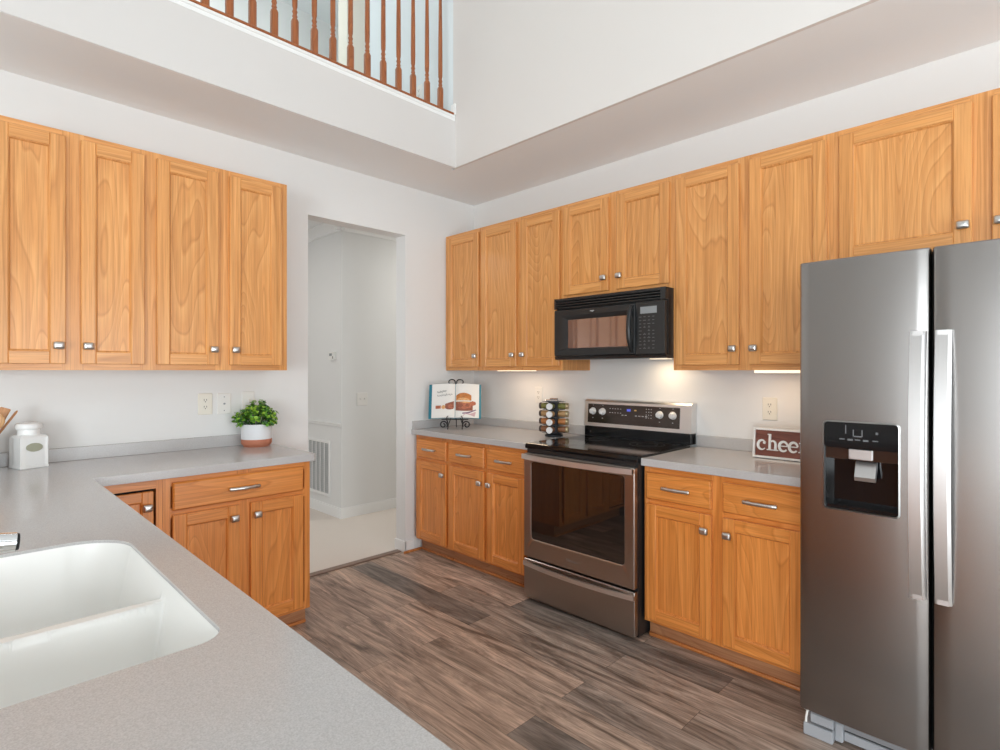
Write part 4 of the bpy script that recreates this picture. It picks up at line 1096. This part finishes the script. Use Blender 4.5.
# the book leans back on the stand
bk = thing('cookbook', 'open cookbook with teal cover and a burger picture on the stand', 'book', (0.252, -0.424, CT1), RZB)
LEAN = Matrix.Translation((0, -0.012, 0.084)) @ Matrix.Rotation(math.radians(-15), 4, 'X')
BH, BW_ = 0.270, 0.186
def bookpt(u, v, off):   # u -1..1 across, v 0..1 up; pages bow towards the reader and dip at the gutter
    a = abs(u); y = 0.020 * (1 - a) - 0.026 * math.sin(min(a * 1.25, 1) * PI) * (0.55 if a > 0.8 else 0.7) - 0.012 * a
    y = -0.004 - 0.020 * math.sin(a ** 0.55 * PI) + 0.030 * a * a * 0.4
    return LEAN @ Vector((u * BW_, y - off, v * BH))
def sheet(u0, u1, v0, v1, o0, o1, n=14, sh=0.0):
    bm = B(); L = []
    for i in range(n + 1):
        u = u0 + (u1 - u0) * i / n
        L.append([bookpt(u, v0, o0), bookpt(u, v1, o0), bookpt(u, v1, o1), bookpt(u, v0, o1)])
    loft(bm, L); return bm
bm = sheet(-0.97, -0.01, 0.012, 0.985, -0.010, 0.0); obj('page_block', bm, paper, bk)
bm = sheet(0.01, 0.97, 0.012, 0.985, -0.010, 0.0); pr = obj('page_block', bm, paper, bk)
bm = sheet(-1.10, 1.05, 0.0, 0.99, -0.0150, -0.0105, 24); obj('cover', bm, teal, bk, label='teal cover')
def blob(pts, off):  # printed shape following the page
    bm = B(); vs = [bm.verts.new(bookpt(u, v, off)) for u, v in pts]
    c = bm.verts.new(bookpt(sum(p[0] for p in pts) / len(pts), sum(p[1] for p in pts) / len(pts), off))
    for i in range(len(vs)): bm.faces.new((c, vs[i], vs[(i + 1) % len(vs)]))
    return bm
def ell(cu, cv, ru, rv, n=26, a0=0, a1=360, wob=0.0):
    return [(cu + ru * math.cos(math.radians(a0 + (a1 - a0) * k / n)) * (1 + wob * math.sin(k * 2.7)), cv + rv * math.sin(math.radians(a0 + (a1 - a0) * k / n)) * (1 + wob * math.cos(k * 1.9))) for k in range(n + (0 if a1 - a0 == 360 else 1))]
def ribbon(u0, u1, v0, v1, off, fn_lo, fn_hi, n=16):
    bm = B(); L = []
    lo = [bm.verts.new(bookpt(u0 + (u1 - u0) * k / n, fn_lo(k / n), off)) for k in range(n + 1)]
    hi = [bm.verts.new(bookpt(u0 + (u1 - u0) * k / n, fn_hi(k / n), off)) for k in range(n + 1)]
    for k in range(n): bm.faces.new((lo[k], lo[k + 1], hi[k + 1], hi[k]))
    return bm
P = 0.0006
arch = lambda t_: math.sqrt(max(0, 1 - (2 * t_ - 1) ** 2))
obj('picture', ribbon(0.04, 0.66, 0, 0, P, lambda q: 0.50, lambda q: 0.50 + 0.22 * arch(0.12 + 0.76 * q) + 0.0), bun_m, bk, smooth=0)
obj('picture', ribbon(0.06, 0.60, 0, 0, P * 2, lambda q: 0.505, lambda q: 0.505 + 0.075 * arch(q)), bun2_m, bk, smooth=0)
obj('picture', ribbon(0.03, 0.72, 0, 0, P, lambda q: 0.20 + 0.10 * (1 - arch(0.2 + 0.6 * q)), lambda q: 0.47), meat_m, bk, smooth=0)
obj('picture', ribbon(-0.40, -0.05, 0, 0, P, lambda q: 0.24 + 0.05 * (1 - arch(q)), lambda q: 0.40 + 0.08 * q), meat_m, bk, smooth=0)
obj('picture', blob(ell(0.36, 0.36, 0.30, 0.10, wob=0.08), P * 2), tomato_m, bk, smooth=0)
obj('picture', blob(ell(0.72, 0.42, 0.13, 0.06, wob=0.15), P * 3), tomato_m, bk, smooth=0)
obj('picture', blob(ell(0.38, 0.45, 0.32, 0.022), P * 3), bun2_m, bk, smooth=0)
obj('picture', blob(ell(-0.16, 0.33, 0.12, 0.06, wob=0.12), P * 2), tomato_m, bk, smooth=0)
obj('picture', blob([(-0.80, 0.27), (-0.58, 0.27), (-0.58, 0.36), (-0.80, 0.36)], P), tomato_m, bk, smooth=0)
obj('picture', blob(ell(-0.47, 0.31, 0.09, 0.055, wob=0.1), P), bun2_m, bk, smooth=0)
obj('picture', blob([(0.30, 0.05), (0.80, 0.05), (0.85, 0.18), (0.40, 0.14)], P), pink_m, bk, smooth=0)
obj('picture', blob([(0.30, 0.12), (0.55, 0.13), (0.86, 0.23), (0.84, 0.25), (0.52, 0.17), (0.30, 0.15)], P * 2), plum_m, bk, smooth=0)
# hand-lettered heading on the left page
bm = B()
r_ = random.Random(11)
for row, (ua, ub, v) in enumerate(((-0.74, -0.36, 0.735), (-0.74, -0.12, 0.635))):
    pts = []; n = 60
    for k in range(n + 1):
        u = ua + (ub - ua) * k / n
        vv = v + 0.05 * k / n + 0.020 * math.sin(k * 1.05) * (2.0 if k % 17 < 4 else 0.9)
        pts.append(bookpt(u + 0.010 * math.cos(k * 1.05), vv, P * 1.5))
    tube(bm, pts, 0.0011, 5)
obj('heading', bm, ink, bk)

# spice rack with twelve jars, three columns in view
SRX, SRY = 1.055, -0.228
t = thing('spice_rack', 'dark metal carousel spice rack beside the range', 'spice rack', (SRX, SRY, CT1), math.radians(21))
bm = B()
box(bm, -0.030, 0.030, -0.030, 0.030, 0.020, 0.238, 0, 0.004)
lathe(bm, [(0.060, 0.0), (0.062, 0.004), (0.062, 0.012), (0.050, 0.018), (0.035, 0.020)], 0, 0, 32)
obj('column', bm, rack_dark, t)
bm = B()
for i in range(4):
    rot = Matrix.Rotation(i * PI / 2, 4, 'Z')
    for lev in range(5):
        z = 0.0235 + 0.0525 * lev
        b2 = B(); box(b2, -0.031, 0.031, -0.072, -0.030, z, z + 0.003)
        bmesh.ops.transform(b2, matrix=rot, verts=b2.verts[:])
        me_ = bpy.data.meshes.new('tmp'); b2.to_mesh(me_); b2.free(); bm.from_mesh(me_); bpy.data.meshes.remove(me_)
obj('shelves', bm, rack_dark, t)
bm = B(); box(bm, -0.045, 0.045, -0.045, 0.045, 0.2375, 0.250, 0, 0.004); box(bm, -0.030, 0.030, -0.006, 0.006, 0.250, 0.258, 0, 0.004); obj('top_plate', bm, chrome, t, label='chrome top plate')
def jar(loc, rz, m_sp, cap_m, label):
    j = thing('spice_jar', label, 'jar', loc, rz, 'jars in the spice rack')
    def ring(r, y, n=18): return [(r * math.cos(2 * PI * k / n), y, r * math.sin(2 * PI * k / n)) for k in range(n)]
    bm = B(); loft(bm, [ring(0.018, -0.034), ring(0.0205, -0.037), ring(0.0205, -0.080), ring(0.017, -0.086)]); obj('glass', bm, m_sp, j, smooth=40)
    bm = B(); loft(bm, [ring(0.0212, -0.0861), ring(0.0218, -0.089), ring(0.0218, -0.099), ring(0.0200, -0.1015)]); obj('cap', bm, cap_m, j, smooth=40)
    return j
lv = ['top', 'second', 'third', 'bottom']
kind = ['green herb', 'pale tan spice', 'orange spice', 'brown spice']
capd = plain('cap_dark', (0.10, 0.08, 0.07), 0.3, 0.5)
capg = plain('cap_gold', (0.48, 0.38, 0.22), 0.3, 0.7)
for i in range(3):
    for lev in range(4):
        z = CT1 + 0.236 - 0.0525 * (lev + 0) - 0.0235 - 0.0
        z = CT1 + 0.0235 + 0.0525 * (3 - lev) + 0.003 + 0.0222
        rz = math.radians(21) + (i - 1) * PI / 2 
        lab = ['spice jar seen cap-first on the left side of the rack, %s row' % lv[lev], 'spice jar with white round cap facing the room, %s row' % lv[lev], 'spice jar of %s seen sideways on the right, %s row' % (kind[lev], lv[lev])][i]
        jar((SRX, SRY, z), rz, spices[lev], [capd, cap_white, capg][i], lab)

# cheers sign
t = thing('wooden_sign', 'dark red-brown wooden sign reading cheers in white letters', 'sign', (2.358, -0.185, CT1))
SW, SH, LE = 0.40, 0.150, math.radians(-6)
def lean(o): o.rotation_euler = (LE, 0, 0)
bm = B(); box(bm, 0.006, SW - 0.006, -0.022, -0.008, 0.006, SH - 0.006); o = obj('board', bm, sign_brown, t); lean(o)
bm = B()
for d in ((0, SW, 0, 0.010), (0, SW, SH - 0.010, SH), (0, 0.010, 0.010, SH - 0.010), (SW - 0.010, SW, 0.010, SH - 0.010)): box(bm, d[0], d[1], -0.034, -0.006, d[2], d[3], 0, 0.001)
o = obj('frame', bm, sign_white, t, label='white frame'); lean(o)
bm = B()
def stroke(pts, ws):
    """flat stroke of varying width, raised from the board"""
    L = []
    n = len(pts)
    for i, (x, z) in enumerate(pts):
        x0, z0_ = pts[max(i - 1, 0)]; x1, z1_ = pts[min(i + 1, n - 1)]
        dx, dz = x1 - x0, z1_ - z0_; l = math.hypot(dx, dz) or 1; nx_, nz_ = -dz / l, dx / l
        w = (ws[i] if isinstance(ws, list) else ws) / 2
        a, b_ = (x + nx_ * w, z + nz_ * w), (x - nx_ * w, z - nz_ * w)
        L.append([(a[0], -0.0215, a[1]), (b_[0], -0.0215, b_[1]), (b_[0], -0.0270, b_[1]), (a[0], -0.0270, a[1])])
    loft(bm, L)
def arc(cx, cz, rx, rz_, a0, a1, n=16): return [(cx + rx * math.cos(math.radians(a0 + (a1 - a0) * k / n)), cz + rz_ * math.sin(math.radians(a0 + (a1 - a0) * k / n))) for k in range(n + 1)]
def wl(n, f): return [f(k / n) for k in range(n + 1)]
zb, xh = 0.040, 0.050    # baseline, x-height
def ser(x, z, w=0.026): stroke([(x - w / 2, z), (x + w / 2, z)], 0.0055)
def let_c(x):
    stroke(arc(x + 0.022, zb + xh / 2, 0.019, 0.0235, 45, 320, 20), wl(20, lambda u: 0.005 + 0.008 * math.sin(PI * min(1, u * 1.1)) ** 1.0))
    stroke(arc(x + 0.034, zb + xh * 0.74, 0.004, 0.004, 0, 330, 10), 0.007)
def let_h(x):
    stroke([(x + 0.010, zb), (x + 0.010, zb + 0.082)], 0.0115); ser(x + 0.010, zb + 0.003); stroke([(x - 0.001, zb + 0.080), (x + 0.011, zb + 0.080)], 0.0055)
    stroke(arc(x + 0.0245, zb + xh * 0.62, 0.0135, 0.0175, 165, 0, 12), wl(12, lambda u: 0.005 + 0.0065 * u)); stroke([(x + 0.038, zb + xh * 0.64), (x + 0.038, zb)], 0.0115); ser(x + 0.038, zb + 0.003)
def let_e(x):
    stroke(arc(x + 0.022, zb + xh / 2, 0.019, 0.0235, 8, 320, 22), wl(22, lambda u: 0.0075 + 0.005 * math.sin(PI * u)))
    stroke([(x + 0.006, zb + xh * 0.53), (x + 0.041, zb + xh * 0.53)], 0.0050)
def let_r(x):
    stroke([(x + 0.010, zb), (x + 0.010, zb + xh)], 0.0115); ser(x + 0.010, zb + 0.003); stroke([(x - 0.001, zb + xh - 0.003), (x + 0.011, zb + xh - 0.003)], 0.0055)
    stroke(arc(x + 0.026, zb + xh * 0.62, 0.014, 0.0165, 165, 50, 9), wl(9, lambda u: 0.005 + 0.005 * u)); stroke(arc(x + 0.033, zb + xh * 0.80, 0.0035, 0.0035, 0, 330, 8), 0.0065)
def let_s(x):
    stroke(arc(x + 0.019, zb + xh * 0.73, 0.0135, 0.0115, 30, 270, 12), wl(12, lambda u: 0.005 + 0.005 * u)); stroke(arc(x + 0.019, zb + xh * 0.27, 0.015, 0.0115, 90, -150, 12), wl(12, lambda u: 0.010 - 0.005 * u))
let_c(0.020); let_h(0.0695); let_e(0.122); let_e(0.168); let_r(0.216); let_s(0.262)
o = obj('lettering', bm, sign_white, t, smooth=0, label='raised white serif letters'); lean(o)
